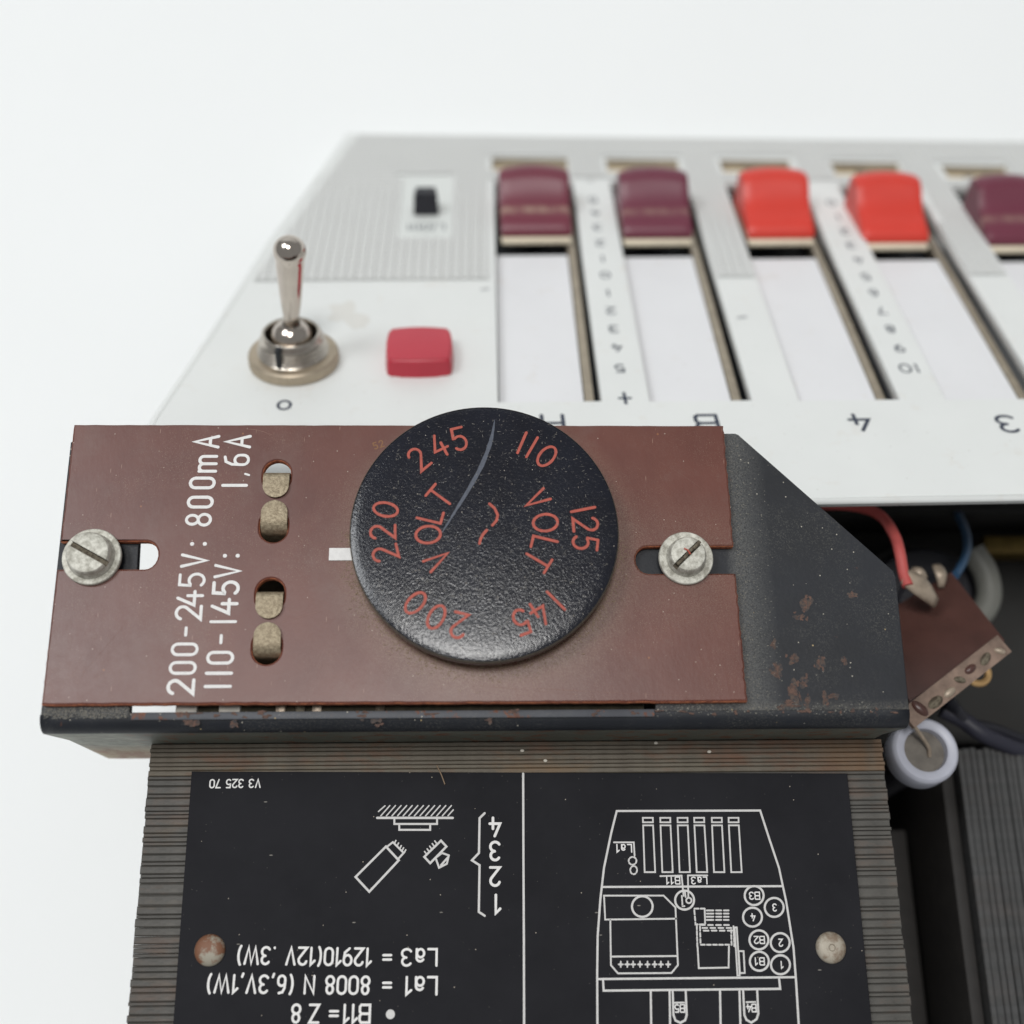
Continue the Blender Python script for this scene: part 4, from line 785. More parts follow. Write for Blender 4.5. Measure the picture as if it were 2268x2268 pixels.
# ------------------------------------------------------------------ voltage selector disc
dx, dy, rx2, ry2 = DATA['disc']; RD = 20.55; ZD = 100.2
dk = thing('voltage_dial', 'round black voltage selector dial with red numbers and a grey scratch', 'dial', (dx, dy, ZB))
off = (dx, dy, ZB)
dome = lambda r: -.0006 * r * r - (0 if r < 17 else .012 * (r - 17) ** 2)
prof = [(0, 2.9), (RD - .5, 2.9), (RD - .05, 3.1), (RD, 3.5)]
prof += [(RD - .02, 4.55)] + [(RD - .12, 4.75)] + [(RD - .4, 5.2 + dome(RD - .4))] + [(r, 5.2 + dome(r)) for r in (19, 17.5, 15, 11, 7, 3)] + [(0, 5.2)]
prof = [(r, z_) for r, z_ in prof]
lathe('dial_plate', prof, 'disc_black', dk, seg=128)
lathe('rim_edge', [(RD + .012, 4.45), (RD - .05, 4.72), (RD - .16, 4.86)], 'edge_dust', dk, seg=128)
lathe('hub', [(0, .02), (9, .02), (9, 1.4), (7.5, 2.88), (0, 2.88)], 'black_plastic', dk, seg=48)
ink = Ink(); ink.zf = lambda x, y: 5.2 + dome(math.hypot(x, y)) + .06
zt = lambda x, y: 5.2 + dome(math.hypot(x, y)) + .035
for i, (c, x, y) in enumerate(DATA['disc_text']):
    r = math.hypot(x, y); a = math.atan2(y, x)
    big = i < 18
    rr_ = 15.45 if big else (8.6 if x < 0 else 9.35)
    x, y = rr_ * math.cos(a), rr_ * math.sin(a)
    glyph(ink, c, x, y, 3.75, a - math.pi / 2, .43, 5.2 + dome(r + 1.5 if big else r) + .08, 1.0, jit=.10)
for pts in DATA['tilde']: ink.stroke([(p[0], p[1]) for p in pts], .42, 5.27, jit=.1)
ink.build('printed_voltages', 'print_red', dk)
ink = Ink(); ink.zf = lambda x, y: 5.2 + dome(math.hypot(x, y)) + .03; sc_pts = catmull([(p[0], p[1], 0) for p in DATA['scratch']], 5); n_ = len(sc_pts)
ink.stroke([(p.x, p.y) for p in sc_pts], 1, 5.17, widths=[(.07 + .6 * math.sin(math.pi * min(1, (i / n_) ** .9)) ** .8) * (1 if i / n_ < .8 else .9) + random.uniform(-.08, .1) * (i > 3) for i in range(n_)])
ink.build('scratch', 'scratch_grey', dk)
lt = Ink()
for _ in range(620):
    a = random.uniform(0, 6.283); r = (RD - 1.2) * math.sqrt(random.random()); x, y = r * math.cos(a), r * math.sin(a)
    L_ = random.choice((.05, .08, .12, .2)) * random.uniform(.7, 1.3); b = random.uniform(0, 3.14); w_ = random.uniform(.012, .028)
    lt.v += [(x + L_ * math.cos(b) * p - w_ * math.sin(b) * q, y + L_ * math.sin(b) * p + w_ * math.cos(b) * q, 5.2 + dome(r) + .09) for p, q in ((-1, -1), (1, -1), (1, 1), (-1, 1))]
    n_ = len(lt.v); lt.f.append((n_ - 4, n_ - 3, n_ - 2, n_ - 1))
lt.build('lint', 'lint_pale', dk, kind='stuff')
# lint collected on the board under the dial rim
ds = Ink()
for _ in range(2600):
    a = random.uniform(math.pi * .98, math.pi * 2.0); r = RD + abs(random.gauss(0, 1.4)) - 1.0
    x, y = dx + r * math.cos(a), dy + r * math.sin(a) 
    if y < -26.2 or (x > 23 and -7 < y < -2): continue
    L_ = random.uniform(.04, .28); b = random.uniform(0, 6.3); b0 = len(ds.v); w__ = random.uniform(.015, .04)
    zz = ZB + random.uniform(.03, .12)
    ds.v += [(x - L_ * math.cos(b) - w__ * math.sin(b), y - L_ * math.sin(b) + w__ * math.cos(b), zz), (x + L_ * math.cos(b) - w__ * math.sin(b), y + L_ * math.sin(b) + w__ * math.cos(b), zz),
             (x + L_ * math.cos(b) + w__ * math.sin(b), y + L_ * math.sin(b) - w__ * math.cos(b), zz), (x - L_ * math.cos(b) + w__ * math.sin(b), y - L_ * math.sin(b) - w__ * math.cos(b), zz)]
    ds.f.append((b0, b0 + 1, b0 + 2, b0 + 3))
ds.build('lint', 'fibre_hair', bd, (-13, -4, ZK), kind='stuff')

# ------------------------------------------------------------------ sloped slider panel
Mp = DATA['panel_M']
P4 = Matrix([[Mp[i][0], Mp[i][1], Mp[i][2], Mp[i][3] * MM] for i in range(3)] + [[0, 0, 0, 1]])
Rp = P4.to_3x3()
def pw(u, v, h=0): return P4 @ (Vector((u, v, h)) * MM) / MM          # world mm of a panel point
def on_panel(name, label, cat, u, v, h=0, ang=0, group=None):
    return thing(name, label, cat, pw(u, v, h), Rp @ Matrix.Rotation(ang, 3, 'Z'), group)
pn = thing('slider_panel', 'white plastic panel with five long slider slots, sloping away behind the board', 'control_panel', pw(0, 0), Rp)  # only the panel that holds the sliders, not a separate device
near_v = lambda u: -46.3
far_v = lambda u: 106.2 - .0345 * (u - 5.73)
UR = 215
outl = [(-26.2, near_v(0) + .8)] + [(p[0] + 1.9, p[1]) for p in DATA['p_left'][::-1][0:4]] + [(0.6, 80.4), (6.6, far_v(6) - 1.8)] + [(UR, far_v(UR) - 1.8), (UR, near_v(0) + .8)]
sl_ = DATA['slots_l']; sr_ = DATA['slots_r']
slots = []; wins = []
for i in range(6):
    ul = 39.9 + 28.35 * i - .1 * i * i; skew = 2.85
    vt, vb = 77.7 - 1.45 * i, -16.2 - .38 * i; wd = 19.2 - .1 * i
    slots.append([(ul, vb), (ul + wd, vb - .1), (ul + wd + skew, vt - .3), (ul + skew, vt)])
    if i < 5: a, b = DATA['wins'][2 * i], DATA['wins'][2 * i + 1]
    else: a, b = (183.5, 81.7), (200, 76)
    wins.append([(a[0], b[1]), (b[0] - .3, b[1] - .6), (b[0], a[1] + .6), (a[0] + .3, a[1] + 1.1)])
curve_plate('panel_plate', outl, slots + wins, -2.2, 0, .25, 'panel_white', pn)
# rounded outer rim of the moulding, with real side walls
rim = [(UR, near_v(0) + .8)] + outl[:1] + outl[1:7] + [(UR, far_v(UR) - 1.8)]
bm = bmesh.new(); rows = []
rim2 = [Vector(p) for p in rim]
for i, p in enumerate(rim2):
    a = rim2[i - 1] if i else None; b = rim2[i + 1] if i < len(rim2) - 1 else None
    d1 = (p - a).normalized() if a is not None else None; d2 = (b - p).normalized() if b is not None else None
    d1 = d1 or d2; d2 = d2 or d1
    m = (Vector((-d1.y, d1.x)) + Vector((-d2.y, d2.x))).normalized()      # outward (outline runs clockwise)
    c = max(.5, m.dot(Vector((-d1.y, d1.x)))); row = []
    rad = .8 if i in (0, 1) else 2.0
    for k in range(7):
        t_ = math.pi / 2 * k / 6; q = p - m * (-rad * math.sin(t_) / c) ; row.append(bm.verts.new((q.x, q.y, -.01 - rad + rad * math.cos(t_))))
    q = p + m * rad / c
    # wall falls plumb in the world
    dn = (Rp.inverted() @ Vector((0, 0, -1))); ln = .4 if i in (0, 1) else 13
    row.append(bm.verts.new((q.x + dn.x * ln, q.y + dn.y * ln, -rad + dn.z * ln)))
    rows.append(row)
for a, b in zip(rows[:-1], rows[1:]):
    for j in range(len(a) - 1): bm.faces.new((a[j], a[j + 1], b[j + 1], b[j]))
bmesh.ops.recalc_face_normals(bm, faces=bm.faces)
rimo = link('outer_rim', bm_mesh('outer_rim', bm), 'panel_white', pn, smooth=True)
s = rimo.modifiers.new('thickness', 'SOLIDIFY'); s.thickness = 1.6 * MM; s.offset = -1
# support boxes under the panel down to the chassis
box('support_post', (30, 40, 60, 70, 0.01, 30), 'black_plastic', pn, M=None, bev=0) if False else None
# textured (gridded) fields
def inside(poly, x, y):
    r = False; n = len(poly)
    for i in range(n):
        x0_, y0_ = poly[i]; x1_, y1_ = poly[(i + 1) % n]
        if (y0_ > y) != (y1_ > y) and x < (x1_ - x0_) * (y - y0_) / (y1_ - y0_) + x0_: r = not r
    return r
sw_rect = (20.6, 32.2, 47.3, 79.5)
gt = bmesh.new()
field = [(-10.6, 28.6), (-6.6, 44.4), (1.0, 77.5), (3.4, 88), (9.0, 104.0), (UR, far_v(UR) - 2.6), (UR, 27), (41, 28)]
def blocked(u, v, m=.9):
    if sw_rect[0] - m < u < sw_rect[1] + m and sw_rect[2] - m < v < sw_rect[3] + m: return True
    for q in slots + wins:
        us = [p[0] for p in q]; vs = [p[1] for p in q]
        k = (v - vs[0]) / (vs[2] - vs[0]) if vs[2] != vs[0] else 0
        sk = (q[3][0] - q[0][0]) * max(0, min(1, k))
        if q[0][0] + sk - m < u < q[1][0] + sk + m and min(vs) - m < v < max(vs) + m: return True
    for i in (0, 2, 4):      # smooth number strips between the slots of each pair
        a, b = slots[i], slots[i + 1]; k = (v - a[0][1]) / (a[3][1] - a[0][1])
        if a[1][0] + k * 2.85 - .2 < u < b[0][0] + k * 2.85 + .2 and v < 78.4 - 1.45 * i: return True
    if v < 28: return True
    return False
P_ = 2.05; cell = []
vmax = 106
nu = int((UR + 16) / P_); nv = int((vmax - 26) / P_)
gv, gf = [], []
for i in range(nu):
    for j in range(nv):
        v = 28.9 + (j + .5) * P_; u = -15.5 + (i + .5) * P_ + (v - 30) * .028
        if u > 190: continue
        if blocked(u, v) or not any(inside(field, u + q, v + r_) for q in (-1, 1) for r_ in (-1, 1)): continue
        h_ = P_ / 2; s_ = h_ - .30; b0 = len(gv)
        for (a, b) in ((-1, -1), (1, -1), (1, 1), (-1, 1)): gv.append((u + a * (h_ - .02), v + b * (h_ - .02), .30))
        for (a, b) in ((-1, -1), (1, -1), (1, 1), (-1, 1)): gv.append((u + a * s_, v + b * (s_ - .17), .02))
        gf += [(b0 + 4, b0 + 5, b0 + 6, b0 + 7)] + [(b0 + q, b0 + (q + 1) % 4, b0 + 4 + (q + 1) % 4, b0 + 4 + q) for q in range(4)]
bm = bmesh.new(); V_g = [bm.verts.new(p) for p in gv]
for f in gf: bm.faces.new([V_g[i] for i in f])
for (ax, ay), (bx_, by_) in zip(field[:5], field[1:6]):      # trim the cells along the edge of the moulding
    bmesh.ops.bisect_plane(bm, geom=bm.verts[:] + bm.edges[:] + bm.faces[:], plane_co=(ax, ay, 0), plane_no=(-(by_ - ay), bx_ - ax, 0), clear_outer=True)
link('dimple_grid', bm_mesh('dimple_grid', bm), 'panel_grey', pn, kind='stuff')
# inside each slot: white cover strip, steel rail, dark gap
for i in range(6):
    q = slots[i]; n = 5
    def strip(name, u0, u1, h0, h1, mat, va=None, vb=None):
        v0 = q[0][1] - 1.5 if va is None else va; v1 = q[3][1] + 1.5 if vb is None else vb
        k = 2.85 / (q[3][1] - q[0][1]); s0 = (v0 - q[0][1]) * k; s1 = (v1 - q[0][1]) * k
        vv = [(q[0][0] + u0 + s0, v0), (q[0][0] + u1 + s0, v0), (q[0][0] + u1 + s1, v1), (q[0][0] + u0 + s1, v1)]
        V = [(a, b, h0) for a, b in vv] + [(a, b, h1) for a, b in vv]
        F_ = [(4, 5, 6, 7), (3, 2, 1, 0)] + [(k2, (k2 + 1) % 4, 4 + (k2 + 1) % 4, 4 + k2) for k2 in range(4)]
        return link(name, mesh(name, V, F_), mat, pn)
    W_ = q[1][0] - q[0][0]
    strip('slot_cover', .28, W_ - 2.9, -6.2, -2.9, 'slot_white', vb=44.6 - 1.2 * i)
    strip('slider_rail', W_ - 2.6, W_ - .9, -5.6, -3.0, 'rail')
    strip('slot_bed', -2.2, W_ + 2.4, -9.2, -7.2, 'dark_gap')
    wv = wins[i]
    V = [(wv[0][0] - .6, wv[0][1] - 1.0), (wv[1][0] + .6, wv[1][1] - 1.0), (wv[2][0] + .6, wv[2][1] + .8), (wv[3][0] - .6, wv[3][1] + .8)]
    wb = link('window_strip', mesh('window_strip', [(a, b, -2.4) for a, b in V], [(0, 1, 2, 3)]), 'cream_slot', pn)
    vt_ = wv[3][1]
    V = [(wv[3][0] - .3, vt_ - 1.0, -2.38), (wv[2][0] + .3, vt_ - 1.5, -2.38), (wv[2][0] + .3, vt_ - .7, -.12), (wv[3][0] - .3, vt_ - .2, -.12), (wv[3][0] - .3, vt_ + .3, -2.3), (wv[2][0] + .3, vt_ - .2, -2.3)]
    link('window_shadow', mesh('window_shadow', V, [(0, 1, 2, 3), (3, 2, 5, 4), (0, 3, 4), (1, 5, 2)]), 'shadow_tan', pn)  # tan sliver paints the brown shadow on the window's far wall
    um = (wv[0][0] + wv[1][0]) / 2 - 1
    bm = bmesh.new(); add_box(bm, um - .9, um + .9, wv[0][1] - .5, wv[3][1] + .5, -2.38, -1.6, .2); link('window_pin', bm_mesh('window_pin', bm), 'rail', pn, smooth=True)
# printing on the panel
def mark(name, fn, mat='print_dark'):
    k_ = Ink(); fn(k_); return k_.build(name, mat, pn)
for i, (c, u, v) in enumerate(DATA['col1']):
    u2 = 63.55 + (v + 16) * .0285
    mark('printed_number', lambda k: glyph(k, c, u2, v, 2.5 if c not in '+-' else (3.4 if c == '+' else 2.4), math.pi, .42 if c != '+' else .62, .04, 1.25 if c not in '+-' else 1))
for c, u, v in DATA['col2']:
    u2 = 120.1 + (v + 7) * .037
    def f_(k):
        if len(c) == 2: glyph(k, '1', u2 + 1.6, v, 2.8, math.pi, .42, .04); glyph(k, '0', u2 - .7, v, 2.8, math.pi, .42, .04, 1.3)
        else: glyph(k, c, u2, v, 2.5, math.pi, .42, .04, 1.25)
    mark('printed_number', f_)
for c, u, v in DATA['plabels']: mark('printed_letter', lambda k: glyph(k, c, u, v + (-1.1 if c in 'HB' else -.9), 4.9, math.pi, .72, .04, 1.3 if c in 'HB' else 1.25))
u, v = DATA['o']; mark('printed_letter', lambda k: k.stroke(arc(u, v, 1.15, 1.35, 0, 360, 20)[:-1], .55, .04, True))
def f_(k):
    for c, u in (('L', 30.0), ('/', 28.0), ('/', 26.9), ('M', 25.2), ('M', 22.9)): glyph(k, c, u, 52.8, 2.6, math.pi, .34, .045, .8)
mark('printed_word', f_)
sm_ = DATA['smudge']
for (u, v), n_ in ((sm_[0], 1.6), (sm_[1], 1.3)): mark('ink_smudge', lambda k: k.stroke([(u - n_ * .6, v), (u + n_ * .4, v + .3)], .7, .04, jit=.3), 'print_grey')
mark('stain', lambda k: blot(sm_[2][0], sm_[2][1], 3.6, 4.6, .2, .02, k, 40), 'stain_beige')
mark('stain', lambda k: blot(40.5, -22.5, 2.2, .9, .1, .02, k, 30), 'stain_beige')
# smooth badge under the small switch
bm = bmesh.new(); add_box(bm, sw_rect[0], sw_rect[1], sw_rect[2], sw_rect[3], 0.005, .03); link('switch_badge', bm_mesh('switch_badge', bm), 'badge_white', pn)

# ---- slider knobs
def make_knob(label, u, v, matn, wd, dusty):
    o_ = on_panel('fader', label, 'slider', u, v, -1.2, 0, 'faders at the far end of their slots')
    hw = wd / 2
    prof = [(.2, .2), (.1, 1.2), (.4, 2.0), (1.4, 2.9), (3.0, 3.6), (4.6, 4.05), (6.2, 4.6), (7.6, 5.35), (8.8, 6.3), (9.8, 7.35), (10.6, 8.35), (11.3, 9.05), (12.2, 9.45), (13.8, 9.7), (15.2, 9.6), (16.4, 9.1), (17.1, 8.2), (17.4, 7), (17.6, .2)]
    bm = bmesh.new(); rows = []; N = 16
    for k in range(N + 1):
        x = -1 + 2 * k / N; ed = max(0, (abs(x) - .82) / .18); crown = .95 * (1 - x * x)
        row = []
        for (pv, ph) in prof:
            top = max(0, (ph - 4) / 7)
            xx = x * hw * (1 - .0 * top)
            row.append(bm.verts.new((xx, pv + crown * max(0, min(1, (ph - 5) / 4)), ph - (.35 * ed * ed if ph > 1.5 else 0) + crown * .75 * max(0, min(1, (ph - 4) / 5)))))
        rows.append(row)
    for a, b in zip(rows[:-1], rows[1:]):
        for j in range(len(prof)): bm.faces.new((a[j], a[(j + 1) % len(prof)], b[(j + 1) % len(prof)], b[j]))
    bm.faces.new(rows[0][::-1]); bm.faces.new(rows[-1]); bmesh.ops.recalc_face_normals(bm, faces=bm.faces)
    bmesh.ops.bevel(bm, geom=[e for e in bm.edges if e.is_manifold and e.calc_face_angle(0) > 1.2], offset=.35, segments=2, affect='EDGES')
    cap = link('cap', bm_mesh('cap', bm), [matn], o_, smooth=True)
    box('base', (-hw + .1, hw - .3, -1.3, 18.2, -.9, .15), 'cream', o_, bev=.25)
    box('stem', (-3, 3, 2, 16, -3.6, -.95), 'dark_gap', o_, bev=.2)
    return o_
kd = DATA['knobs']
specs = [('leftmost maroon slider knob, beige dust in its groove', 'knob_maroon_dusty', 2), ('second maroon slider knob from the left, beside the number scale', 'knob_maroon_lightly_dusty', 1),
         ('bright red slider knob on the left of the red pair', 'knob_red', 0), ('bright red slider knob on the right of the red pair', 'knob_red', 0), ('rightmost maroon slider knob, cut by the photo edge', 'knob_maroon_lightly_dusty', 1)]
for i, (lab, mt, du) in enumerate(specs):
    k = (44.9 - slots[i][0][1]) / (slots[i][3][1] - slots[i][0][1]) * 2.85
    wd = (16.1, 15.9, 15.4, 15.3, 15.2)[i]
    ul = kd[2 * i][0]; make_knob(lab, ul + wd / 2 + .85, kd[2 * i][1] + 4.0, mt, wd, du)

# ---- toggle switch
nu_, nv_ = DATA['nut'][0], DATA['nut'][1]
tg = on_panel('toggle_switch', 'chrome toggle switch with a round-tipped lever in a threaded collar', 'switch', nu_, nv_, 0)
nb = lathe_bm([(5.8, .02), (8.35, .02), (8.6, .3), (8.6, 2.1), (8.3, 2.45), (7.0, 2.6), (5.8, 2.6), (5.8, .02)], 120)
for v in nb.verts:
    r_ = math.hypot(v.co.x, v.co.y)
    if r_ > 8.2 and int(round(math.degrees(math.atan2(v.co.y, v.co.x)) / 3)) % 2: v.co.x *= .982; v.co.y *= .982      # knurling
link('nut', bm_mesh('nut', nb), 'nickel_dull', tg, smooth=True)
pr = [(4.9, 1.0), (6.8, 1.0)]; h = 2.5
while h < 5.3: pr += [(6.85 - .3 * (h - 2.5), h), (6.4 - .3 * (h - 2.5), h + .36), (6.75 - .3 * (h - 2.5), h + .68)]; h += .72
pr += [(5.75, 5.9), (5.6, 6.6), (5.35, 6.85), (5.0, 6.7), (4.8, 6.0), (4.7, 1.0), (4.9, 1.0)]
lathe('threaded_collar', pr, 'nickel', tg, seg=72)
box('key_slot', (-.45, .45, -6.72, -5.3, 2.7, 6.75), 'dark_gap', tg, M=Matrix.Rotation(math.radians(-18), 4, 'Z'))
lathe('collar_floor', [(0, 3.2), (4.69, 3.2)], 'dark_gap', tg, seg=40)
tiltM = Matrix.Translation(Vector((0, 0, 5.0)) * MM) @ Matrix.Rotation(math.radians(4.5), 4, 'Y') @ Matrix.Rotation(math.radians(2), 4, 'X')
sph = lambda r, zc, a0, a1, n: [(r * math.cos(math.radians(a0 + (a1 - a0) * i / n)), zc + r * math.sin(math.radians(a0 + (a1 - a0) * i / n))) for i in range(n + 1)]
lathe('ball', [(0, -4.1)] + sph(4.1, 0, -80, 62, 18) + [(1.7, 3.75)], 'chrome', tg, tiltM, seg=64)
lathe('lever', [(1.5, 3.4), (1.5, 5.4), (1.8, 7.5), (2.1, 10.5), (2.42, 14), (2.66, 17.0)] + sph(3.0, 19.0, -26, 88, 14) + [(0, 22.0)], 'chrome', tg, tiltM, seg=64)

# ---- red push button
b4 = DATA['button']
bt = on_panel('push_button', 'square red push button to the right of the toggle switch', 'button', 25.3, -1.6, 0)
bm = bmesh.new()
N = 14; rows = []; hwu, hwv, H = 5.75, 5.6, 3.9
def sq(u, v, k=.09): return (u * (1 + k * (1 - v * v)), v * (1 + k * (1 - u * u)))
for i in range(N + 1):
    row = []
    for j in range(N + 1):
        a, b = -1 + 2 * i / N, -1 + 2 * j / N; uu, vv = sq(a, b); row.append(bm.verts.new((uu * hwu, vv * hwv, H - .35 * (a * a + b * b) * .5)))
    rows.append(row)
for i in range(N):
    for j in range(N): bm.faces.new((rows[i][j], rows[i + 1][j], rows[i + 1][j + 1], rows[i][j + 1]))
border = [rows[i][0] for i in range(N)] + [rows[N][j] for j in range(N)] + [rows[N - i][N] for i in range(N)] + [rows[0][N - j] for j in range(N)]
low = [bm.verts.new((v.co.x * 1.05, v.co.y * 1.05, .01)) for v in border]
for i in range(len(border)):
    j = (i + 1) % len(border); bm.faces.new((border[i], low[i], low[j], border[j]))
bmesh.ops.recalc_face_normals(bm, faces=bm.faces)
bmesh.ops.bevel(bm, geom=[e for e in bm.edges if e.is_manifold and e.calc_face_angle(0) > .9], offset=.4, segments=3, affect='EDGES')
link('button_cap', bm_mesh('button_cap', bm), 'button_red', bt, smooth=True)
box('button_surround', (-6.3, 6.3, -6.2, 6.2, 0.012, .1), 'panel_white', bt, bev=.03)

# ---- small black slide switch
ss = on_panel('slide_switch', 'small black slide switch on a plain white patch near the panel corner', 'switch', 26.3, 58.3, 0)
bm = bmesh.new()
P8 = [(-2.95, 0, .04), (2.95, 0, .04), (2.8, 6.4, .04), (-2.8, 6.4, .04), (-2.7, .5, 5.2), (2.7, .5, 5.2), (2.3, 4.2, 5.4), (-2.3, 4.2, 5.4)]
vs = [bm.verts.new(p) for p in P8]
for f in ((3, 2, 1, 0), (4, 5, 6, 7), (0, 1, 5, 4), (1, 2, 6, 5), (2, 3, 7, 6), (3, 0, 4, 7)): bm.faces.new([vs[i] for i in f])
bmesh.ops.bevel(bm, geom=bm.edges[:], offset=.3, segments=2, affect='EDGES')
link('slider_tab', bm_mesh('slider_tab', bm), 'black_plastic', ss, smooth=True)
box('switch_frame', (-3.5, 3.5, -.6, 7.2, 0.035, .3), 'dark_gap', ss, bev=.05) if False else None

# ------------------------------------------------------------------ parts in the gap at the right
tag(tube('red_wire', DATA['red'] + ((74.9, -2.0, 70.5),), .98, 'wire_red'), 'red insulated wire curving down behind the bracket corner', 'wire')
tag(tube('blue_wire', DATA['blue'], .8, 'wire_blue'), 'thin blue wire reaching the top of the small brown terminal board', 'wire')
tag(tube('dark_cable', DATA['dark'], 1.6, 'wire_dark'), 'thick dark blue cable running right below the terminal board', 'wire')
tag(tube('grey_cable', DATA['dark2'], 1.1, 'black_plastic'), 'grey-black cable lying above the thick dark cable', 'wire')
pcb = [Vector(p) for p in DATA['pcb']]
tb = thing('terminal_board', 'small tilted brown terminal board with soldered lugs beyond the bracket corner', 'board', (80, -8, 60))
off = (80, -8, 60)
nrm = (pcb[1] - pcb[0]).cross(pcb[2] - pcb[0]).normalized(); nrm = nrm if nrm.z > 0 else -nrm
v3 = pcb[0] + (pcb[2] - pcb[1]); quad = [pcb[0], pcb[1], pcb[2], v3]
V = [q for q in quad] + [q - nrm * 1.6 for q in quad]
link('board_plate', mesh('board_plate', V, [(0, 1, 2, 3), (7, 6, 5, 4)] + [(k, 4 + k, 4 + (k + 1) % 4, (k + 1) % 4) for k in range(4)], off), 'terminal_brown', tb)
# lower terminal strip: a light bar with solder blobs
a, b = Vector((90.9, -12.4, 69.5)), Vector((71.2, -26.0, 72.5)); d = (b - a).normalized(); sd = Vector((-d.y, d.x, 0)).normalized(); up = d.cross(sd).normalized(); up = up if up.z > 0 else -up
V = []
for p in (a, b):
    for s, t_ in ((-1.9, -.5), (1.7, -.5), (1.7, .5), (-1.9, .5)): V.append(p + sd * s + up * t_)
link('terminal_strip', mesh('terminal_strip', V, [(0, 1, 2, 3), (7, 6, 5, 4)] + [(k, 4 + k, 4 + (k + 1) % 4, (k + 1) % 4) for k in range(4)], off), 'terminal_tan', tb)
for k in range(7):
    p = a + (b - a) * (.09 + .13 * k + random.uniform(-.02, .02)) + sd * random.uniform(-.7, .7) + up * .5
    r_ = random.uniform(.7, 1.35); M_ = Matrix.Translation((p - Vector(off)) * MM) @ Matrix.Rotation(random.uniform(0, 3), 4, 'Z') @ Matrix.Diagonal((1.5, .8, 1, 1))
    lathe('solder_blob', [(r_, 0), (r_ * .88, .25), (r_ * .5, .5), (0, .6)], ('solder', 'zinc_dirty', 'terminal_brown', 'zinc_dirty')[k % 4], tb, M_, seg=20)
tv_ = [Vector(p) for p in DATA['tabsR']]
def lug(a, b, w_, name='solder_lug', mat='solder'):
    d = (b - a).normalized(); s_ = d.cross(Vector((0, 0, 1))).normalized(); pts = []
    bm = bmesh.new(); rows = []
    for i in range(9):
        f = i / 8; c = a + (b - a) * f + Vector((0, 0, 1.2 * math.sin(math.pi * f))); ww = w_ * (.55 + .45 * math.sin(math.pi * min(1, f * .9 + .15)))
        rows.append([bm.verts.new(c + s_ * ww * q + Vector((0, 0, -.3 * q * q))) for q in (-1, -.5, 0, .5, 1)])
    for A_, B_ in zip(rows[:-1], rows[1:]):
        for j in range(4): bm.faces.new((A_[j], A_[j + 1], B_[j + 1], B_[j]))
    o = link(name, bm_mesh(name, bm, off), mat, tb, smooth=True); m = o.modifiers.new('thickness', 'SOLIDIFY'); m.thickness = .5 * MM
    return o
lug(tv_[0], tv_[1], 1.9); lug(tv_[2] + Vector((0, 1, 0)), tv_[2] + Vector((.4, -3.6, 0)), 1.1); lug(tv_[3] + Vector((-1.2, .6, 0)), tv_[3] + Vector((1.6, -1.2, 0)), .9)
ev = DATA['eye'][0]
bm = bmesh.new()
R1, R2 = 1.9, .65
for i in range(24):
    for j in range(8):
        a_, b_ = 2 * math.pi * i / 24, 2 * math.pi * j / 8; bm.verts.new((ev[0] + (R1 + R2 * math.cos(b_)) * math.cos(a_), ev[1] + (R1 + R2 * math.cos(b_)) * math.sin(a_), ev[2] + 2 + R2 * math.sin(b_)))
bm.verts.ensure_lookup_table()
for i in range(24):
    for j in range(8): bm.faces.new((bm.verts[i * 8 + j], bm.verts[((i + 1) % 24) * 8 + j], bm.verts[((i + 1) % 24) * 8 + (j + 1) % 8], bm.verts[i * 8 + (j + 1) % 8]))
link('brass_eyelet', bm_mesh('brass_eyelet', bm, off), 'brass_bright', tb, smooth=True)
tube('post', [(78, -8, 56), (80, -9, 40), (84, -10, 31)], 1.3, 'black_plastic', tb, off=off)
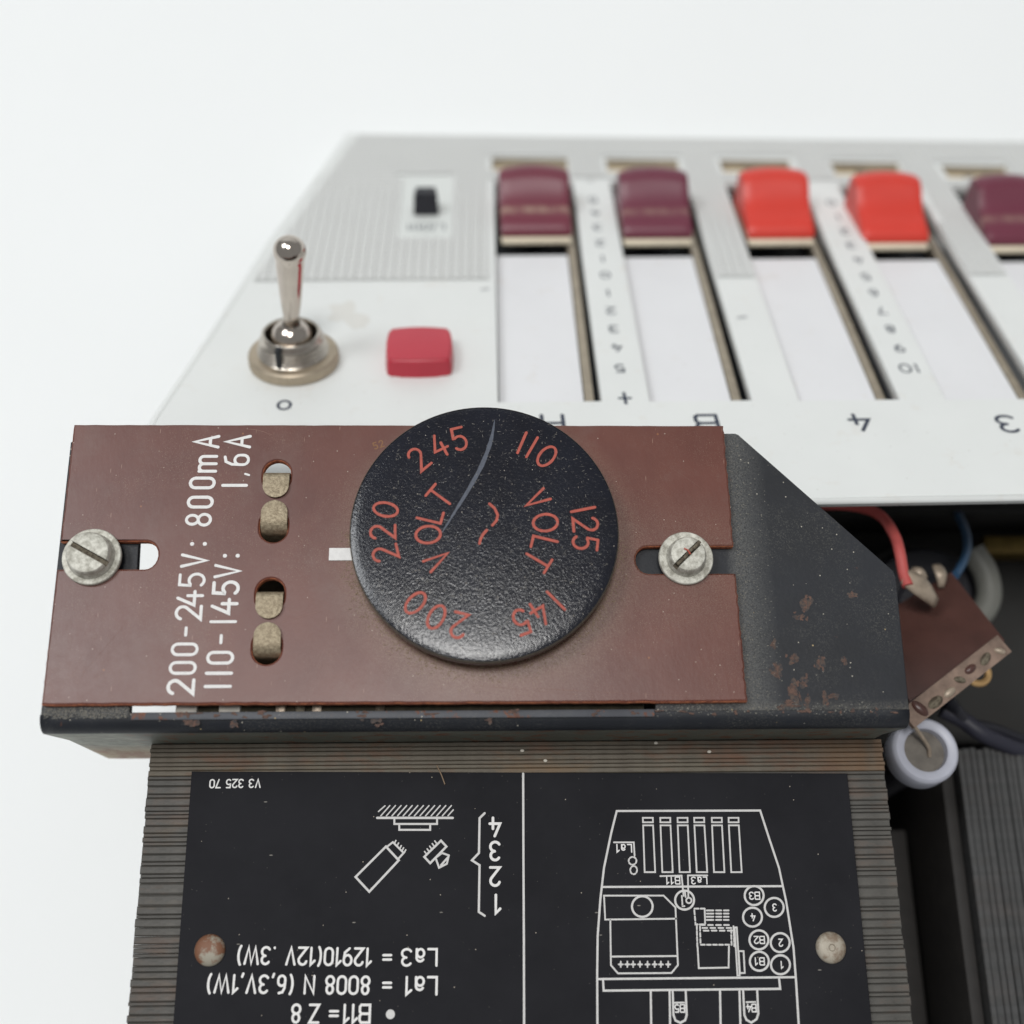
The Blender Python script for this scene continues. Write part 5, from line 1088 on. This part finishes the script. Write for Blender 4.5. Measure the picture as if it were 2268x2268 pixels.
# white sleeve ring seen end-on
(rx0, ry0, rz0), (rx1, ry1, _) = DATA['ring']
sg = thing('insulating_sleeve', 'white round insulating sleeve seen end-on beside the transformer corner', 'sleeve', (rx0, ry0 - 2.2, 33.5), Matrix.Rotation(math.radians(-4), 3, 'X'))
Ro = 5.75
lathe('sleeve_wall', [(Ro - 2.1, 27.5), (Ro - .4, 27.5), (Ro, 28.5), (Ro, 32.6), (Ro - .2, 33.2), (Ro - .6, 33.5), (Ro - 1.6, 33.45), (Ro - 2.0, 33.2), (Ro - 2.1, 32.6), (Ro - 2.1, 27.5)], 'sleeve_white', sg, seg=64)
lathe('sleeve_core', [(0, 32.4), (1.2, 32.2), (2.6, 31.8), (Ro - 2.12, 31.7)], 'sleeve_core', sg, seg=40)
tube('inner_wire', [(-2.6, 4.2, 35.4), (-.8, 2.2, 34.2), (.5, .4, 33.2), (.8, -.9, 32.2)], .36, 'solder', sg, seg=10)
lathe('post', [(0, -27), (3.6, -27), (3.6, 27.4), (Ro - 2.15, 27.6), (0, 28.0)], 'black_plastic', sg, seg=32)
# grey loop, brass bar and drum further down
tag(tube('grey_loop', DATA['arc'], 2.5, 'plastic_grey'), 'translucent grey plastic loop behind the terminal board', 'loop')
yb_ = DATA['yellow']
tag(box('brass_bar', (105.0, 140, 14.8, 18.6, 30.2, 36), 'brass_dull', None, bev=.4), 'dull brass bar under the panel edge at the right', 'bar')
dr = thing('coil_drum', 'large dark round coil in the shadow under the panel', 'coil', (90, 2, 30.2))
lathe('winding', [(0, 0), (13, 0), (13, 9), (12, 10.5), (7, 10.5), (6, 9.5), (0, 9.5)], 'black_plastic', dr, seg=64)
lathe('rim', [(13.05, 3), (14.5, 3), (14.8, 3.5), (14.8, 6.5), (14.5, 7), (13.05, 7), (13.05, 3)], 'bobbin', dr, seg=64)
box('relay', (104, 135, -22, 8, 30.2, 40), 'bobbin', None, bev=.8) if False else None

# loose crumbs and hairs on the transformer
fb = DATA['fibre']
tag(tube('fibre', [fb[0] + (ZT + .9,), fb[1] + (ZT + 1.1,), fb[2] + (PZ + .2,)], .10, 'fibre_hair', seg=6, n=4), 'short pale fibre lying across the top edge of the label plate', 'fibre')
for lab, c in zip(('tiny white crumb on the core just right of the divider line', 'tiny white crumb on the core above the upper end of the divider line', 'tiny pale crumb at the right part of the upper core edge', 'tiny pale crumb on the core under the right end of the brown board'), DATA['crumbs']):
    bm = bmesh.new(); bmesh.ops.create_icosphere(bm, subdivisions=2, radius=.26)
    for v in bm.verts: v.co = Vector((v.co.x * 1.3 + c[0] + random.uniform(-.04, .04), v.co.y + c[1], v.co.z * .8 + ZT + .2))
    tag(link('crumb', bm_mesh('crumb', bm), 'crumb', smooth=True), lab, 'crumb')
